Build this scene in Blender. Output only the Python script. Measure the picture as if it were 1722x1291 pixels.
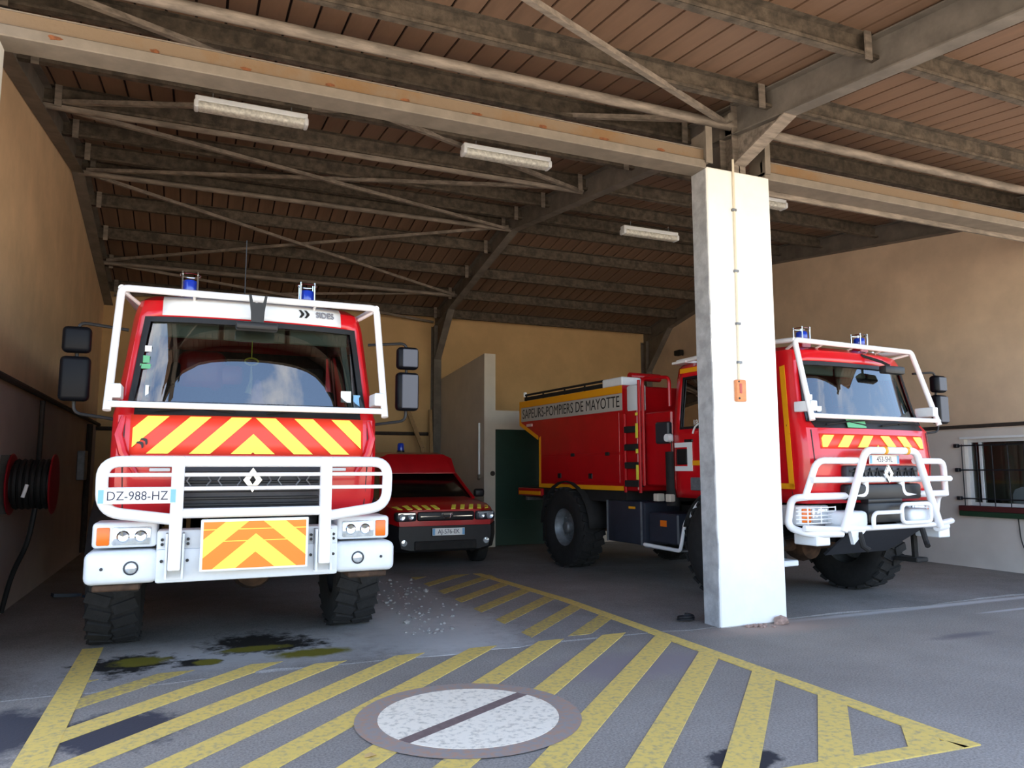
import bpy, bmesh, math, random
from mathutils import Vector, Matrix
random.seed(7)
for o in list(bpy.data.objects): bpy.data.objects.remove(o, do_unlink=True)
scene = bpy.context.scene
C = scene.collection
PI = math.pi

# ------------------------------------------------------------------ camera
cam_d = bpy.data.cameras.new('camera'); cam = bpy.data.objects.new('camera', cam_d); C.objects.link(cam)
scene.camera = cam
cam_d.sensor_fit = 'HORIZONTAL'; cam_d.sensor_width = 36.0; cam_d.lens = 1254.0 / 1722.0 * 36.0
cam_d.clip_start = .05; cam_d.clip_end = 500
YAW, PITCH, ROLL = math.radians(23.0), math.radians(6.49), math.radians(-.1)
cam.location = (0, 0, 1.53)
cam.rotation_euler = (Matrix.Rotation(-YAW, 3, 'Z') @ Matrix.Rotation(PI/2 + PITCH, 3, 'X') @ Matrix.Rotation(ROLL, 3, 'Z')).to_euler()

# ------------------------------------------------------------------ sky, sun, exposure
vs = scene.view_settings
vs.view_transform = 'Standard'; vs.look = 'None'; vs.gamma = 1.0; vs.use_curve_mapping = False
vs.exposure = 1.85
world = bpy.data.worlds.new('sky'); scene.world = world; world.use_nodes = True
nt = world.node_tree; N = nt.nodes; L = nt.links
for n in list(N): N.remove(n)
out = N.new('ShaderNodeOutputWorld'); bg = N.new('ShaderNodeBackground'); L.new(bg.outputs[0], out.inputs[0])
sky = N.new('ShaderNodeTexSky'); sky.sky_type = 'NISHITA'; sky.sun_disc = False
sky.sun_elevation = math.radians(72); sky.sun_rotation = math.radians(20); sky.air_density = 1.0; sky.dust_density = 1.0; sky.ozone_density = 1.0
tc = N.new('ShaderNodeTexCoord'); mp = N.new('ShaderNodeMapping'); mp.inputs['Scale'].default_value = (2.2, 2.2, 5.0); L.new(tc.outputs['Generated'], mp.inputs[0])
cl = N.new('ShaderNodeTexNoise'); cl.inputs['Scale'].default_value = 1.5; cl.inputs['Detail'].default_value = 9; cl.inputs['Roughness'].default_value = .55; L.new(mp.outputs[0], cl.inputs['Vector'])
cr = N.new('ShaderNodeValToRGB'); cr.color_ramp.elements[0].position = .52; cr.color_ramp.elements[1].position = .72; L.new(cl.outputs[0], cr.inputs[0])
mx = N.new('ShaderNodeMixRGB'); mx.inputs[2].default_value = (6.2, 5.9, 5.5, 1); L.new(cr.outputs[0], mx.inputs[0]); L.new(sky.outputs[0], mx.inputs[1])
L.new(mx.outputs[0], bg.inputs[0]); bg.inputs[1].default_value = .22
sun_d = bpy.data.lights.new('sun', 'SUN'); sun = bpy.data.objects.new('sun', sun_d); C.objects.link(sun)
sun_d.energy = 7.5; sun_d.angle = math.radians(.6); sun_d.color = (1, .95, .87)
SE, SA = math.radians(72), math.radians(20)        # the sun stands high behind the building
sun.rotation_euler = Vector((math.sin(SA)*math.cos(SE), math.cos(SA)*math.cos(SE), math.sin(SE))).to_track_quat('Z', 'Y').to_euler()

# ------------------------------------------------------------------ helpers
def lin(c):
    if isinstance(c, str):
        v = [int(c[i:i+2], 16)/255 for i in (1, 3, 5)]
        return tuple((x/12.92 if x <= .04045 else ((x+.055)/1.055)**2.4) for x in v)
    return tuple(c)
def mat(name, col, rough=.5, metal=0., var=0., scale=6., col2=None, bump=0., bscale=40., spec=.5, detail=6., lo=.38, hi=.66, stretch=None, coat=0.):
    m = bpy.data.materials.new(name); m.use_nodes = True
    nt = m.node_tree; b = nt.nodes['Principled BSDF']
    c1 = lin(col)
    b.inputs['Roughness'].default_value = rough; b.inputs['Metallic'].default_value = metal
    b.inputs['Specular IOR Level'].default_value = spec
    if coat: b.inputs['Coat Weight'].default_value = coat; b.inputs['Coat Roughness'].default_value = .08
    b.inputs['Base Color'].default_value = (*c1, 1)
    if var or col2 or bump:
        tc = nt.nodes.new('ShaderNodeTexCoord'); mp = nt.nodes.new('ShaderNodeMapping'); nt.links.new(tc.outputs['Object'], mp.inputs[0])
        if stretch: mp.inputs['Scale'].default_value = stretch
    if var or col2:
        n = nt.nodes.new('ShaderNodeTexNoise'); n.inputs['Scale'].default_value = scale; n.inputs['Detail'].default_value = detail; n.inputs['Roughness'].default_value = .62
        nt.links.new(mp.outputs[0], n.inputs['Vector'])
        r = nt.nodes.new('ShaderNodeValToRGB'); r.color_ramp.elements[0].position = lo; r.color_ramp.elements[1].position = hi
        ca = tuple(x*(1-var) for x in c1); cb = lin(col2) if col2 else tuple(min(1, x*(1+var)) for x in c1)
        r.color_ramp.elements[0].color = (*ca, 1); r.color_ramp.elements[1].color = (*cb, 1)
        nt.links.new(n.outputs[0], r.inputs[0]); nt.links.new(r.outputs[0], b.inputs['Base Color'])
    if bump:
        n2 = nt.nodes.new('ShaderNodeTexNoise'); n2.inputs['Scale'].default_value = bscale; n2.inputs['Detail'].default_value = 5
        nt.links.new(mp.outputs[0], n2.inputs['Vector'])
        bp = nt.nodes.new('ShaderNodeBump'); bp.inputs['Strength'].default_value = bump; bp.inputs['Distance'].default_value = .02
        nt.links.new(n2.outputs[0], bp.inputs['Height']); nt.links.new(bp.outputs[0], b.inputs['Normal'])
    return m
def glass_mat(name, tint, ior=1.8, rough=0.0):
    m = bpy.data.materials.new(name); m.use_nodes = True; nt = m.node_tree
    for n in list(nt.nodes): nt.nodes.remove(n)
    o = nt.nodes.new('ShaderNodeOutputMaterial'); mx = nt.nodes.new('ShaderNodeMixShader'); t = nt.nodes.new('ShaderNodeBsdfTransparent'); g = nt.nodes.new('ShaderNodeBsdfGlossy'); f = nt.nodes.new('ShaderNodeFresnel')
    f.inputs['IOR'].default_value = ior; t.inputs[0].default_value = (*tint, 1); g.inputs['Roughness'].default_value = rough
    nt.links.new(f.outputs[0], mx.inputs[0]); nt.links.new(t.outputs[0], mx.inputs[1]); nt.links.new(g.outputs[0], mx.inputs[2]); nt.links.new(mx.outputs[0], o.inputs[0])
    return m
class MB:
    def __init__(s): s.v = []; s.f = []
    def add(s, vs, fs):
        k = len(s.v); s.v += [tuple(v) for v in vs]; s.f += [tuple(i+k for i in f) for f in fs]; return s
    def box(s, x0, x1, y0, y1, z0, z1):
        return s.add([(x0,y0,z0),(x1,y0,z0),(x1,y1,z0),(x0,y1,z0),(x0,y0,z1),(x1,y0,z1),(x1,y1,z1),(x0,y1,z1)],
                     [(0,3,2,1),(4,5,6,7),(0,1,5,4),(1,2,6,5),(2,3,7,6),(3,0,4,7)])
    def hexa(s, p): return s.add(p, [(0,3,2,1),(4,5,6,7),(0,1,5,4),(1,2,6,5),(2,3,7,6),(3,0,4,7)])
    def obox(s, c, size, rot=(0,0,0)):
        R = Matrix.Rotation(rot[2],3,'Z') @ Matrix.Rotation(rot[1],3,'Y') @ Matrix.Rotation(rot[0],3,'X'); c = Vector(c); h = [q/2 for q in size]
        P = [(-1,-1,-1),(1,-1,-1),(1,1,-1),(-1,1,-1),(-1,-1,1),(1,-1,1),(1,1,1),(-1,1,1)]
        return s.hexa([c + R @ Vector((a*h[0], b*h[1], d*h[2])) for a, b, d in P])
    def beam(s, a, b, w, h, up=(0,0,1)):
        a = Vector(a); b = Vector(b); d = (b-a).normalized(); r = d.cross(Vector(up)).normalized(); u = r.cross(d)
        P = []
        for p in (a, b): P += [p - r*w/2 - u*h/2, p + r*w/2 - u*h/2, p + r*w/2 + u*h/2, p - r*w/2 + u*h/2]
        return s.add(P, [(0,3,2,1),(4,5,6,7),(0,1,5,4),(1,2,6,5),(2,3,7,6),(3,0,4,7)])
    def rbox(s, x0, x1, y0, y1, z0, z1, r=.02, seg=2):
        bm = bmesh.new(); bmesh.ops.create_cube(bm, size=1)
        for v in bm.verts: v.co = Vector(((x0+x1)/2+v.co.x*(x1-x0), (y0+y1)/2+v.co.y*(y1-y0), (z0+z1)/2+v.co.z*(z1-z0)))
        bmesh.ops.bevel(bm, geom=bm.edges[:]+bm.verts[:], offset=r, segments=seg, affect='EDGES', profile=.5)
        bm.verts.index_update(); s.add([v.co for v in bm.verts], [[v.index for v in f.verts] for f in bm.faces]); bm.free(); return s
    def tube(s, pts, r, n=8, closed=False, caps=True):
        P = [Vector(p) for p in pts]; m = len(P); rings = []; prev = None
        rr = r if isinstance(r, (list, tuple)) else [r]*m
        for i in range(m):
            if closed: t = (P[(i+1) % m]-P[i-1]).normalized()
            else: t = (P[min(i+1, m-1)]-P[max(i-1, 0)]).normalized()
            if prev is None: a = t.cross(Vector((0,0,1)) if abs(t.z) < .9 else Vector((1,0,0))).normalized()
            else: a = (prev - t*prev.dot(t)).normalized()
            prev = a; b = t.cross(a)
            rings.append([P[i] + (a*math.cos(2*PI*k/n) + b*math.sin(2*PI*k/n))*rr[i] for k in range(n)])
        vs = [v for R in rings for v in R]; fs = []
        for i in range(m if closed else m-1):
            for k in range(n):
                j = (i+1) % m; fs.append((i*n+k, i*n+(k+1) % n, j*n+(k+1) % n, j*n+k))
        if caps and not closed: fs += [tuple(range(n-1,-1,-1)), tuple((m-1)*n+k for k in range(n))]
        return s.add(vs, fs)
    def lathe(s, prof, c, axis='Z', n=24, caps=False):
        vs = []
        for r, h in prof:
            for k in range(n):
                a = 2*PI*k/n; p = (r*math.cos(a), r*math.sin(a), h)
                if axis == 'X': p = (p[2], p[0], p[1])
                elif axis == 'Y': p = (p[0], p[2], p[1])
                vs.append((c[0]+p[0], c[1]+p[1], c[2]+p[2]))
        m = len(prof); fs = [(i*n+k, i*n+(k+1) % n, (i+1)*n+(k+1) % n, (i+1)*n+k) for i in range(m-1) for k in range(n)]
        if caps: fs += [tuple(range(n)), tuple((m-1)*n+k for k in range(n))]
        return s.add(vs, fs)
    def prism(s, poly, f0, f1):      # poly 2d, f0/f1 map (u,v)->3d on both faces
        n = len(poly); return s.add([f0(*p) for p in poly]+[f1(*p) for p in poly], [tuple(range(n-1,-1,-1)), tuple(range(n, 2*n))]+[(i, (i+1) % n, n+(i+1) % n, n+i) for i in range(n)])
    def grid(s, rows, closed=False):
        n = len(rows[0]); vs = [p for r in rows for p in r]
        return s.add(vs, [(i*n+k, i*n+(k+1) % n, (i+1)*n+(k+1) % n, (i+1)*n+k) for i in range(len(rows)-1) for k in range(n if closed else n-1)])
def fillet(pts, r, seg=5, closed=False):
    P = [Vector(p) for p in pts]; o = []; m = len(P)
    for i in range(m):
        if not closed and i in (0, m-1): o.append(P[i]); continue
        a = P[i-1]; b = P[i]; c = P[(i+1) % m]; d1 = (a-b); d2 = (c-b); l = min(r, d1.length*.49, d2.length*.49)
        p = b + d1.normalized()*l; q = b + d2.normalized()*l
        for k in range(seg+1):
            t = k/seg; o.append(p*(1-t)**2 + b*2*t*(1-t) + q*t*t)
    return o
def finish(me, smooth, recalc=True):
    if recalc:
        bm = bmesh.new(); bm.from_mesh(me); bmesh.ops.recalc_face_normals(bm, faces=bm.faces[:]); bm.to_mesh(me); bm.free()
    if smooth:
        me.polygons.foreach_set('use_smooth', [True]*len(me.polygons))
        try: me.set_sharp_from_angle(angle=math.radians(smooth if smooth > 1 else 38))
        except Exception: pass
def obj(name, mb, m, parent=None, smooth=0, recalc=True):
    me = bpy.data.meshes.new(name); me.from_pydata(mb.v, [], mb.f); me.update(); finish(me, smooth, recalc); me.materials.append(m)
    o = bpy.data.objects.new(name, me); C.objects.link(o)
    if parent is not None: o.parent = parent
    return o
def tag(o, label, cat, group=None, kind=None):
    o['label'] = label; o['category'] = cat
    if group: o['group'] = group
    if kind: o['kind'] = kind
    return o
def thing(name, label, cat, loc=(0,0,0), rz=0, group=None, kind=None):
    o = bpy.data.objects.new(name, None); C.objects.link(o); o.location = loc; o.rotation_euler = (0,0,rz); o.empty_display_size = .2
    return tag(o, label, cat, group, kind)
def text(name, s, size, m, parent, loc, rot, depth=.002, align='CENTER', sx=1.0):
    cu = bpy.data.curves.new(name, 'FONT'); cu.body = s; cu.size = size; cu.align_x = align; cu.align_y = 'CENTER'; cu.extrude = depth; cu.resolution_u = 3
    t = bpy.data.objects.new('tmp', cu); me = bpy.data.meshes.new_from_object(t); bpy.data.objects.remove(t); bpy.data.curves.remove(cu)
    me.name = name; me.materials.clear(); me.materials.append(m)
    o = bpy.data.objects.new(name, me); C.objects.link(o); o.parent = parent; o.location = loc; o.rotation_euler = rot; o.scale = (sx, 1, 1); return o
def clip(poly, a, b, c):      # keep a*u+b*v<=c
    o = []; n = len(poly)
    for i in range(n):
        p, q = poly[i], poly[(i+1) % n]; dp = a*p[0]+b*p[1]-c; dq = a*q[0]+b*q[1]-c
        if dp <= 0: o.append(p)
        if dp*dq < 0: t = dp/(dp-dq); o.append((p[0]+(q[0]-p[0])*t, p[1]+(q[1]-p[1])*t))
    return o
FRONT = (PI/2, 0, 0); FLANK = (PI/2, 0, -PI/2)

# ------------------------------------------------------------------ materials
RED = mat('fire red paint', '#d0101c', .3, var=.06, scale=3, coat=.5)
DRED = mat('deep red paint', '#b80a16', .35, var=.08, scale=3, coat=.3)
FRED = mat('fluorescent red film', '#f2402c', .45)
YEL = mat('yellow reflective film', '#f4ea52', .45)
ORA = mat('orange reflective film', '#f2841c', .45)
AMB = mat('amber yellow strip', '#f2a414', .45)
SIL = mat('silver reflective film', '#b9b4ac', .4)
WHT = mat('white paint', '#eef1f4', .35, var=.03, scale=8)
BWH = mat('dusty white paint', '#e4e8ec', .4, var=.05, scale=4)
TUB = mat('white tube paint', '#f2f2f4', .35)
BLK = mat('black plastic', '#17181b', .5, var=.15, scale=20)
DGY = mat('dark grey plastic', '#2e3138', .5, var=.12, scale=15)
RUB = mat('tyre rubber', '#201f1f', .85, var=.25, scale=12, bump=.2, bscale=60)
MUD = mat('muddy undercarriage', '#4a3526', .9, var=.4, scale=10)
CHA = mat('chassis grime', '#1c1a19', .8, var=.3, scale=8)
GAL = mat('galvanised rim', '#7d8186', .5, metal=.4, var=.2, scale=10)
CHR = mat('chrome', '#d8dcde', .12, metal=1.)
LENS = mat('headlamp lens', '#dfe6ea', .08, metal=.55, var=.15, scale=22)
IND = mat('orange indicator', '#e8731e', .25)
BLU = mat('blue beacon', '#1c3fc0', .2, coat=.6)
BLUG = mat('blue grey tank paint', '#2a2e3a', .5, var=.15, scale=4)
GLS = glass_mat('windscreen glass', (.42, .46, .45), 2.3)
GLD = glass_mat('dark tinted glass', (.25, .28, .28), 1.7)
MBK = mat('black mirror shell', '#0a0b10', .45, spec=.15)
MFG = mat('grey mirror face', '#4a4c55', .5)
MIR = mat('mirror glass', '#6d7078', .25, metal=.7)
SEAT = mat('seat cloth', '#2a2c30', .9, var=.2, scale=30)
VIS = mat('sun visor vinyl', '#b9bda8', .7)
PIL = mat('grey green pillar trim', '#9fb0a6', .7)
PLT = mat('plate white', '#f3f4f2', .45)
PBL = mat('plate blue band', '#7db6e0', .45)
INK = mat('plate lettering', '#2a2a40', .5)
BLACKINK = mat('black lettering', '#141414', .5)
GRN = mat('green card', '#5fae80', .6)
STK = mat('white sticker', '#eef2f2', .5)
STEEL = mat('grimy grey steel', '#80756a', .75, var=.35, scale=5, bump=.15, bscale=30, stretch=(.6, 3, 3))
STEELD = mat('dusty purlin steel', '#544a3f', .8, var=.45, scale=9, bump=.25, bscale=60)
STEELK = mat('brown painted rafter', '#716a62', .7, var=.2, scale=4)
RUST = mat('rust stained beige steel', '#84705a', .8, var=.12, scale=1.3, col2='#7d6040', bump=.2, bscale=25, lo=.5, hi=.62)
BEIGE = mat('beige painted steel', '#7d7367', .7, var=.12, scale=6)
ROOF = mat('brown roof sheet', '#7c614e', .6, var=.14, scale=2, stretch=(3, .35, 1))
ROOFK = mat('dark roof backing', '#241610', .9)
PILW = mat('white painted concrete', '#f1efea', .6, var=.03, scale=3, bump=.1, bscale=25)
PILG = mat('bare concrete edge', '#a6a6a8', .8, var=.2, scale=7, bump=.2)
GREEN = mat('dark green paint', '#16382b', .5, var=.1, scale=5)
PARTW = mat('cream partition paint', '#cfc4b4', .8, var=.05, scale=2)
PIPE = mat('dark grimy pipe', '#3a322d', .7, var=.2, scale=12)
WOOD = mat('pale raw timber', '#a98a62', .8, var=.15, scale=6, stretch=(6, 6, .5))
def wall_mat(name, up, low, h):
    m = mat(name, up, .88, var=.1, scale=1.1, bump=.12, bscale=14); nt = m.node_tree; b = nt.nodes['Principled BSDF']
    src = b.inputs['Base Color'].links[0].from_socket
    tc = nt.nodes.new('ShaderNodeTexCoord'); sp = nt.nodes.new('ShaderNodeSeparateXYZ'); nt.links.new(tc.outputs['Object'], sp.inputs[0])
    mr = nt.nodes.new('ShaderNodeMapRange'); mr.inputs[1].default_value = h-.04; mr.inputs[2].default_value = h+.04; nt.links.new(sp.outputs[2], mr.inputs[0])
    n = nt.nodes.new('ShaderNodeTexNoise'); n.inputs['Scale'].default_value = 1.6; n.inputs['Detail'].default_value = 8; nt.links.new(tc.outputs['Object'], n.inputs[0])
    r = nt.nodes.new('ShaderNodeValToRGB'); r.color_ramp.elements[0].position = .35; r.color_ramp.elements[1].position = .7
    c = lin(low); r.color_ramp.elements[0].color = (*[x*.86 for x in c], 1); r.color_ramp.elements[1].color = (*c, 1); nt.links.new(n.outputs[0], r.inputs[0])
    mx = nt.nodes.new('ShaderNodeMixRGB'); nt.links.new(mr.outputs[0], mx.inputs[0]); nt.links.new(r.outputs[0], mx.inputs[1]); nt.links.new(src, mx.inputs[2]); nt.links.new(mx.outputs[0], b.inputs['Base Color'])
    return m
WL = wall_mat('left wall plaster', '#dfbd96', '#b5a59c', 2.42)
WR = wall_mat('right wall plaster', '#d8c0a6', '#dcd5cf', 2.16)  # cream wall; paler lower part is bounced daylight put into the colour
WB = mat('ochre back wall plaster', '#d2ae7c', .9, var=.08, scale=1.2, bump=.1, bscale=12)

def ground_mat(name, base, dark, blobs, grit=140, patch=.45, dust=None):
    m = bpy.data.materials.new(name); m.use_nodes = True; nt = m.node_tree; b = nt.nodes['Principled BSDF']; nd = nt.nodes; lk = nt.links
    b.inputs['Roughness'].default_value = .85; b.inputs['Specular IOR Level'].default_value = .3
    tc = nd.new('ShaderNodeTexCoord')
    def noise(sc, det=6):
        n = nd.new('ShaderNodeTexNoise'); n.inputs['Scale'].default_value = sc; n.inputs['Detail'].default_value = det; n.inputs['Roughness'].default_value = .65; lk.new(tc.outputs['Object'], n.inputs['Vector']); return n
    def ramp(src, lo, hi, ca, cb):
        r = nd.new('ShaderNodeValToRGB'); r.color_ramp.elements[0].position = lo; r.color_ramp.elements[1].position = hi
        r.color_ramp.elements[0].color = (*ca, 1); r.color_ramp.elements[1].color = (*cb, 1); lk.new(src, r.inputs[0]); return r.outputs[0]
    def mixc(f, a, c):
        x = nd.new('ShaderNodeMixRGB'); lk.new(f, x.inputs[0]); lk.new(a, x.inputs[1])
        if isinstance(c, tuple): x.inputs[2].default_value = (*c, 1)
        else: lk.new(c, x.inputs[2])
        return x.outputs[0]
    c = ramp(noise(.55, 9).outputs[0], .36, .68, lin(dark), lin(base))
    g = ramp(noise(grit, 3).outputs[0], .32, .70, (.66, .66, .66), (1.3, 1.3, 1.3))
    mu = nd.new('ShaderNodeMixRGB'); mu.blend_type = 'MULTIPLY'; mu.inputs[0].default_value = 1; lk.new(c, mu.inputs[1]); lk.new(g, mu.inputs[2]); c = mu.outputs[0]
    d = noise(7.5, 8)
    def blob(c, x, y, rx, ry, col, soft, thr):
        mp = nd.new('ShaderNodeMapping'); mp.vector_type = 'POINT'; mp.inputs['Location'].default_value = (-x/rx, -y/ry, 0); mp.inputs['Scale'].default_value = (1/rx, 1/ry, 0); lk.new(tc.outputs['Object'], mp.inputs[0])
        ln = nd.new('ShaderNodeVectorMath'); ln.operation = 'LENGTH'; lk.new(mp.outputs[0], ln.inputs[0])
        ad = nd.new('ShaderNodeMath'); ad.operation = 'MULTIPLY_ADD'; ad.inputs[1].default_value = thr; lk.new(d.outputs[0], ad.inputs[0]); lk.new(ln.outputs['Value'], ad.inputs[2])
        mr = nd.new('ShaderNodeMapRange'); mr.inputs[1].default_value = 1+thr*.5-soft; mr.inputs[2].default_value = 1+thr*.5+soft; mr.inputs[3].default_value = 1; mr.inputs[4].default_value = 0; lk.new(ad.outputs[0], mr.inputs[0])
        return mixc(mr.outputs[0], c, lin(col))
    for bl in blobs: c = blob(c, *bl)
    lk.new(c, b.inputs['Base Color'])
    n2 = noise(grit*.6, 4); bp = nd.new('ShaderNodeBump'); bp.inputs['Strength'].default_value = .25; bp.inputs['Distance'].default_value = .01; lk.new(n2.outputs[0], bp.inputs['Height']); lk.new(bp.outputs[0], b.inputs['Normal'])
    return m
OIL = '#1b1814'; MOS = '#6c6418'
ASPH = ground_mat('worn asphalt', '#989189', '#847d76', [(-1.0, 5.35, .32, .45, '#3e3d44', .25, 1.4), (-.35, 5.15, .35, .35, '#3c3b44', .2, 1.6), (2.75, 3.35, .22, .14, '#2c2b30', .1, 1.2), (2.1, 4.35, .12, .2, '#45424a', .2, 1.2), (3.3, 5.2, .7, .35, '#847b7c', .4, 1.2), (7.9, 6.02, 2.3, .06, '#b9b4b0', .5, .8), (5.3, 5.86, .7, .22, '#9a877c', .6, 1.4), (8.3, 5.55, .5, .035, '#b0acaa', .4, .6), (6.6, 4.9, .35, .07, '#6b6566', .5, 1.4)], grit=70)
CONC = ground_mat('dusty concrete floor', '#9a948f', '#7b7671', [
    (2.2, 7.3, .62, 1.5, '#b8b5b0', .4, 1.0), (2.45, 9.4, .4, 1.7, '#9f9c98', .35, 1.0), (.6, 6.9, 1.4, .5, '#aaa6a2', .5, 1.2),
    (-.45, 6.78, .32, .30, OIL, .3, 3.4), (-.33, 6.85, .20, .14, MOS, .2, 1.6),
    (.1, 6.63, .17, .12, OIL, .2, 1.8), (.17, 6.62, .10, .10, MOS, .2, 1.0),
    (.55, 7.2, .35, .35, OIL, .35, 3.4), (.75, 7.0, .38, .22, OIL, .3, 3.0), (.55, 6.95, .28, .10, MOS, .2, 1.4), (.98, 6.6, .30, .14, MOS, .25, 1.2)], grit=90)
YARD = ground_mat('pale sunlit yard', '#b9ab98', '#a59884', [], grit=60)
def paint_mat(name, col, under, lo, hi):
    m = mat(name, under, .8, var=.1, scale=26, col2=col, detail=9, lo=lo, hi=hi); return m
HAT = paint_mat('worn yellow road paint', '#d9ba62', '#ac9b70', .30, .52)
HATF = paint_mat('faded yellow road paint', '#c6aa55', '#96876a', .34, .58)
DISC = paint_mat('worn white road paint', '#f0e4d0', '#c2b6a4', .30, .50)
RING = paint_mat('faded brown road paint', '#b08468', '#99908a', .42, .72)
BARM = mat('brown painted bar', '#76625e', .85, var=.12, scale=20)

# ------------------------------------------------------------------ setting: ground
XL, XR, YF, YB = -1.83, 11.18, 6.02, 17.0
o = obj('yard', MB().box(-40, 40, -60, 1.2, -.3, 0), YARD); tag(o, 'pale open yard in front of the station', 'ground', kind='structure')
o = obj('forecourt', MB().box(-40, 40, 1.2, 6.12, -.3, 0), ASPH); tag(o, 'worn grey asphalt forecourt before the open bays', 'ground', kind='structure')
mb = MB(); xs = [-2.6 + i*.25 for i in range(60)]
ed = [6.13 + .05*math.sin(x*2.3) + random.uniform(-.03, .03) for x in xs]
for i in range(len(xs)-1):
    mb.add([(xs[i], ed[i], .0), (xs[i+1], ed[i+1], .0), (xs[i+1], YB+.3, .0), (xs[i], YB+.3, .0), (xs[i], ed[i]-.04, -.02), (xs[i+1], ed[i+1]-.04, -.02)], [(0,1,2,3), (4,5,1,0)])
o = obj('floor', mb, CONC, recalc=False); tag(o, 'dusty grey concrete floor inside the engine bays', 'floor', kind='structure')
for v in o.data.vertices: v.co.z += .004 if v.co.z > -.01 else 0

# roof geometry
YE, YR = 2.25, 12.1
def sheet(y): return 6.2 - .13*(YR-y) if y < YR else 6.2 - .2*(y-YR)
# walls (gable topped)
def gable(x0, x1, y0, m, name, label, hole=None):
    mb = MB(); ys = [y0, YR, YB+.2]
    if hole:
        h0, h1, z0, z1 = hole
        def blk(a, b, za, zb):
            def top(y): return sheet(y)-.28 if zb is None else zb
            mb.hexa([(x0,a,za),(x1,a,za),(x1,b,za),(x0,b,za),(x0,a,top(a)),(x1,a,top(a)),(x1,b,top(b)),(x0,b,top(b))])
        blk(y0, h0, 0, None); blk(h0, h1, 0, z0); blk(h0, h1, z1, None); blk(h1, YR, 0, None); blk(YR, YB+.2, 0, None)
    else:
        for a, b in zip(ys[:-1], ys[1:]): mb.hexa([(x0,a,0),(x1,a,0),(x1,b,0),(x0,b,0),(x0,a,sheet(a)-.28),(x1,a,sheet(a)-.28),(x1,b,sheet(b)-.28),(x0,b,sheet(b)-.28)])
    o = obj(name, mb, m, recalc=False); return tag(o, label, 'wall', kind='structure')
gable(XL-.25, XL, 6.1, WL, 'wall_left', 'tan plastered left side wall rising to the roof')
WY0, WY1, WZ0, WZ1 = 6.55, 8.08, .95, 1.98
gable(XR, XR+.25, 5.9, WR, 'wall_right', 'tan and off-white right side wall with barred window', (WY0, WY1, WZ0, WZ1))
o = obj('wall_back', MB().box(XL-.2, XR+.2, YB, YB+.25, 0, 5.2), WB); tag(o, 'ochre plastered back wall below the roof', 'wall', kind='structure')

# ceiling: dark backing with separate brown roof sheets
mb = MB()
for a, b in ((YE, YR), (YR, YB+.35)):
    mb.hexa([(XL-.5,a,sheet(a)+.03),(XR+1.5,a,sheet(a)+.03),(XR+1.5,b,sheet(b)+.03),(XL-.5,b,sheet(b)+.03),(XL-.5,a,sheet(a)+.08),(XR+1.5,a,sheet(a)+.08),(XR+1.5,b,sheet(b)+.08),(XL-.5,b,sheet(b)+.08)])
ceil = obj('ceiling', mb, ROOFK); tag(ceil, 'brown profiled sheet roof over the bays', 'ceiling', kind='structure')
PW = .245; meshes = []
for a, b in ((YE, YR), (YR, YB+.3)):
    m_ = MB(); w = PW/2-.012
    pr = [(-w, .03), (-w, .0), (w, .0), (w, .03)]
    m_.add([(u, a, sheet(a)+h) for u, h in pr]+[(u, b, sheet(b)+h) for u, h in pr], [(0,1,5,4),(1,2,6,5),(2,3,7,6),(0,3,2,1),(4,5,6,7)])
    me = bpy.data.meshes.new('roof_panel'); me.from_pydata(m_.v, [], m_.f); finish(me, 0); me.materials.append(ROOF); meshes.append(me)
x = XL-.4
while x < XR+1.4:
    for me in meshes:
        p = bpy.data.objects.new('roof_panel', me); C.objects.link(p); p.parent = ceil; p.location = (x, 0, 0)
    x += PW

# steel roof frame
frame = thing('roof_frame', 'grimy grey steel rafters, purlins and braces under the roof', 'roof frame', kind='structure')
def ibeam(mb, pts, d, w, x):     # I section in a vertical plane along y, pts list of (y, ztop)
    for (ya, za), (yb, zb) in zip(pts[:-1], pts[1:]):
        for (o0, o1, hw) in ((0, -.014, w/2), (-d, -d+.014, w/2), (-.014, -d+.014, .006)):
            lo, hi = min(o0, o1), max(o0, o1)
            mb.hexa([(x-hw,ya,za+lo),(x+hw,ya,za+lo),(x+hw,yb,zb+lo),(x-hw,yb,zb+lo),(x-hw,ya,za+hi),(x+hw,ya,za+hi),(x+hw,yb,zb+hi),(x-hw,yb,zb+hi)])
XM = 5.2
for x in (XL+.09, XM, XR-.09):
    mb = MB(); ibeam(mb, [(YE+.1, sheet(YE+.1)-.02), (YR, sheet(YR)-.02), (YB-.02, sheet(YB-.02)-.02)], .34, .16, x); obj('rafter', mb, STEELK, frame)
# haunches and inner posts
for x in (XM, XR-.09):
    mb = MB(); y0 = YB-.25
    mb.box(x-.09, x+.09, YB-.26, YB-.245, 0, sheet(YB)-.3); mb.box(x-.09, x+.09, YB-.02, YB-.005, 0, sheet(YB)-.3); mb.box(x-.006, x+.006, YB-.25, YB-.01, 0, sheet(YB)-.3)
    mb.prism([(y0, 4.1), (y0, sheet(y0)-.35), (y0-1.0, sheet(y0-1.0)-.35)], lambda u, v: (x-.008, u, v), lambda u, v: (x+.008, u, v))
    a = Vector((x, y0, 4.1)); b = Vector((x, y0-1.0, sheet(y0-1.0)-.35)); mb.beam(a, b, .16, .014)
    obj('wall_post', mb, STEELK, frame)
mb = MB(); y0 = YF+.04      # post on the pillar with its front haunch
mb.box(XM-.08, XM+.08, y0, y0+.014, 4.6, sheet(y0)); mb.box(XM-.08, XM+.08, y0+.2, y0+.214, 4.6, sheet(y0)-.05); mb.box(XM-.006, XM+.006, y0, y0+.2, 4.6, sheet(y0)-.05)
zt = sheet(y0-.75)-.36
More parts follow.
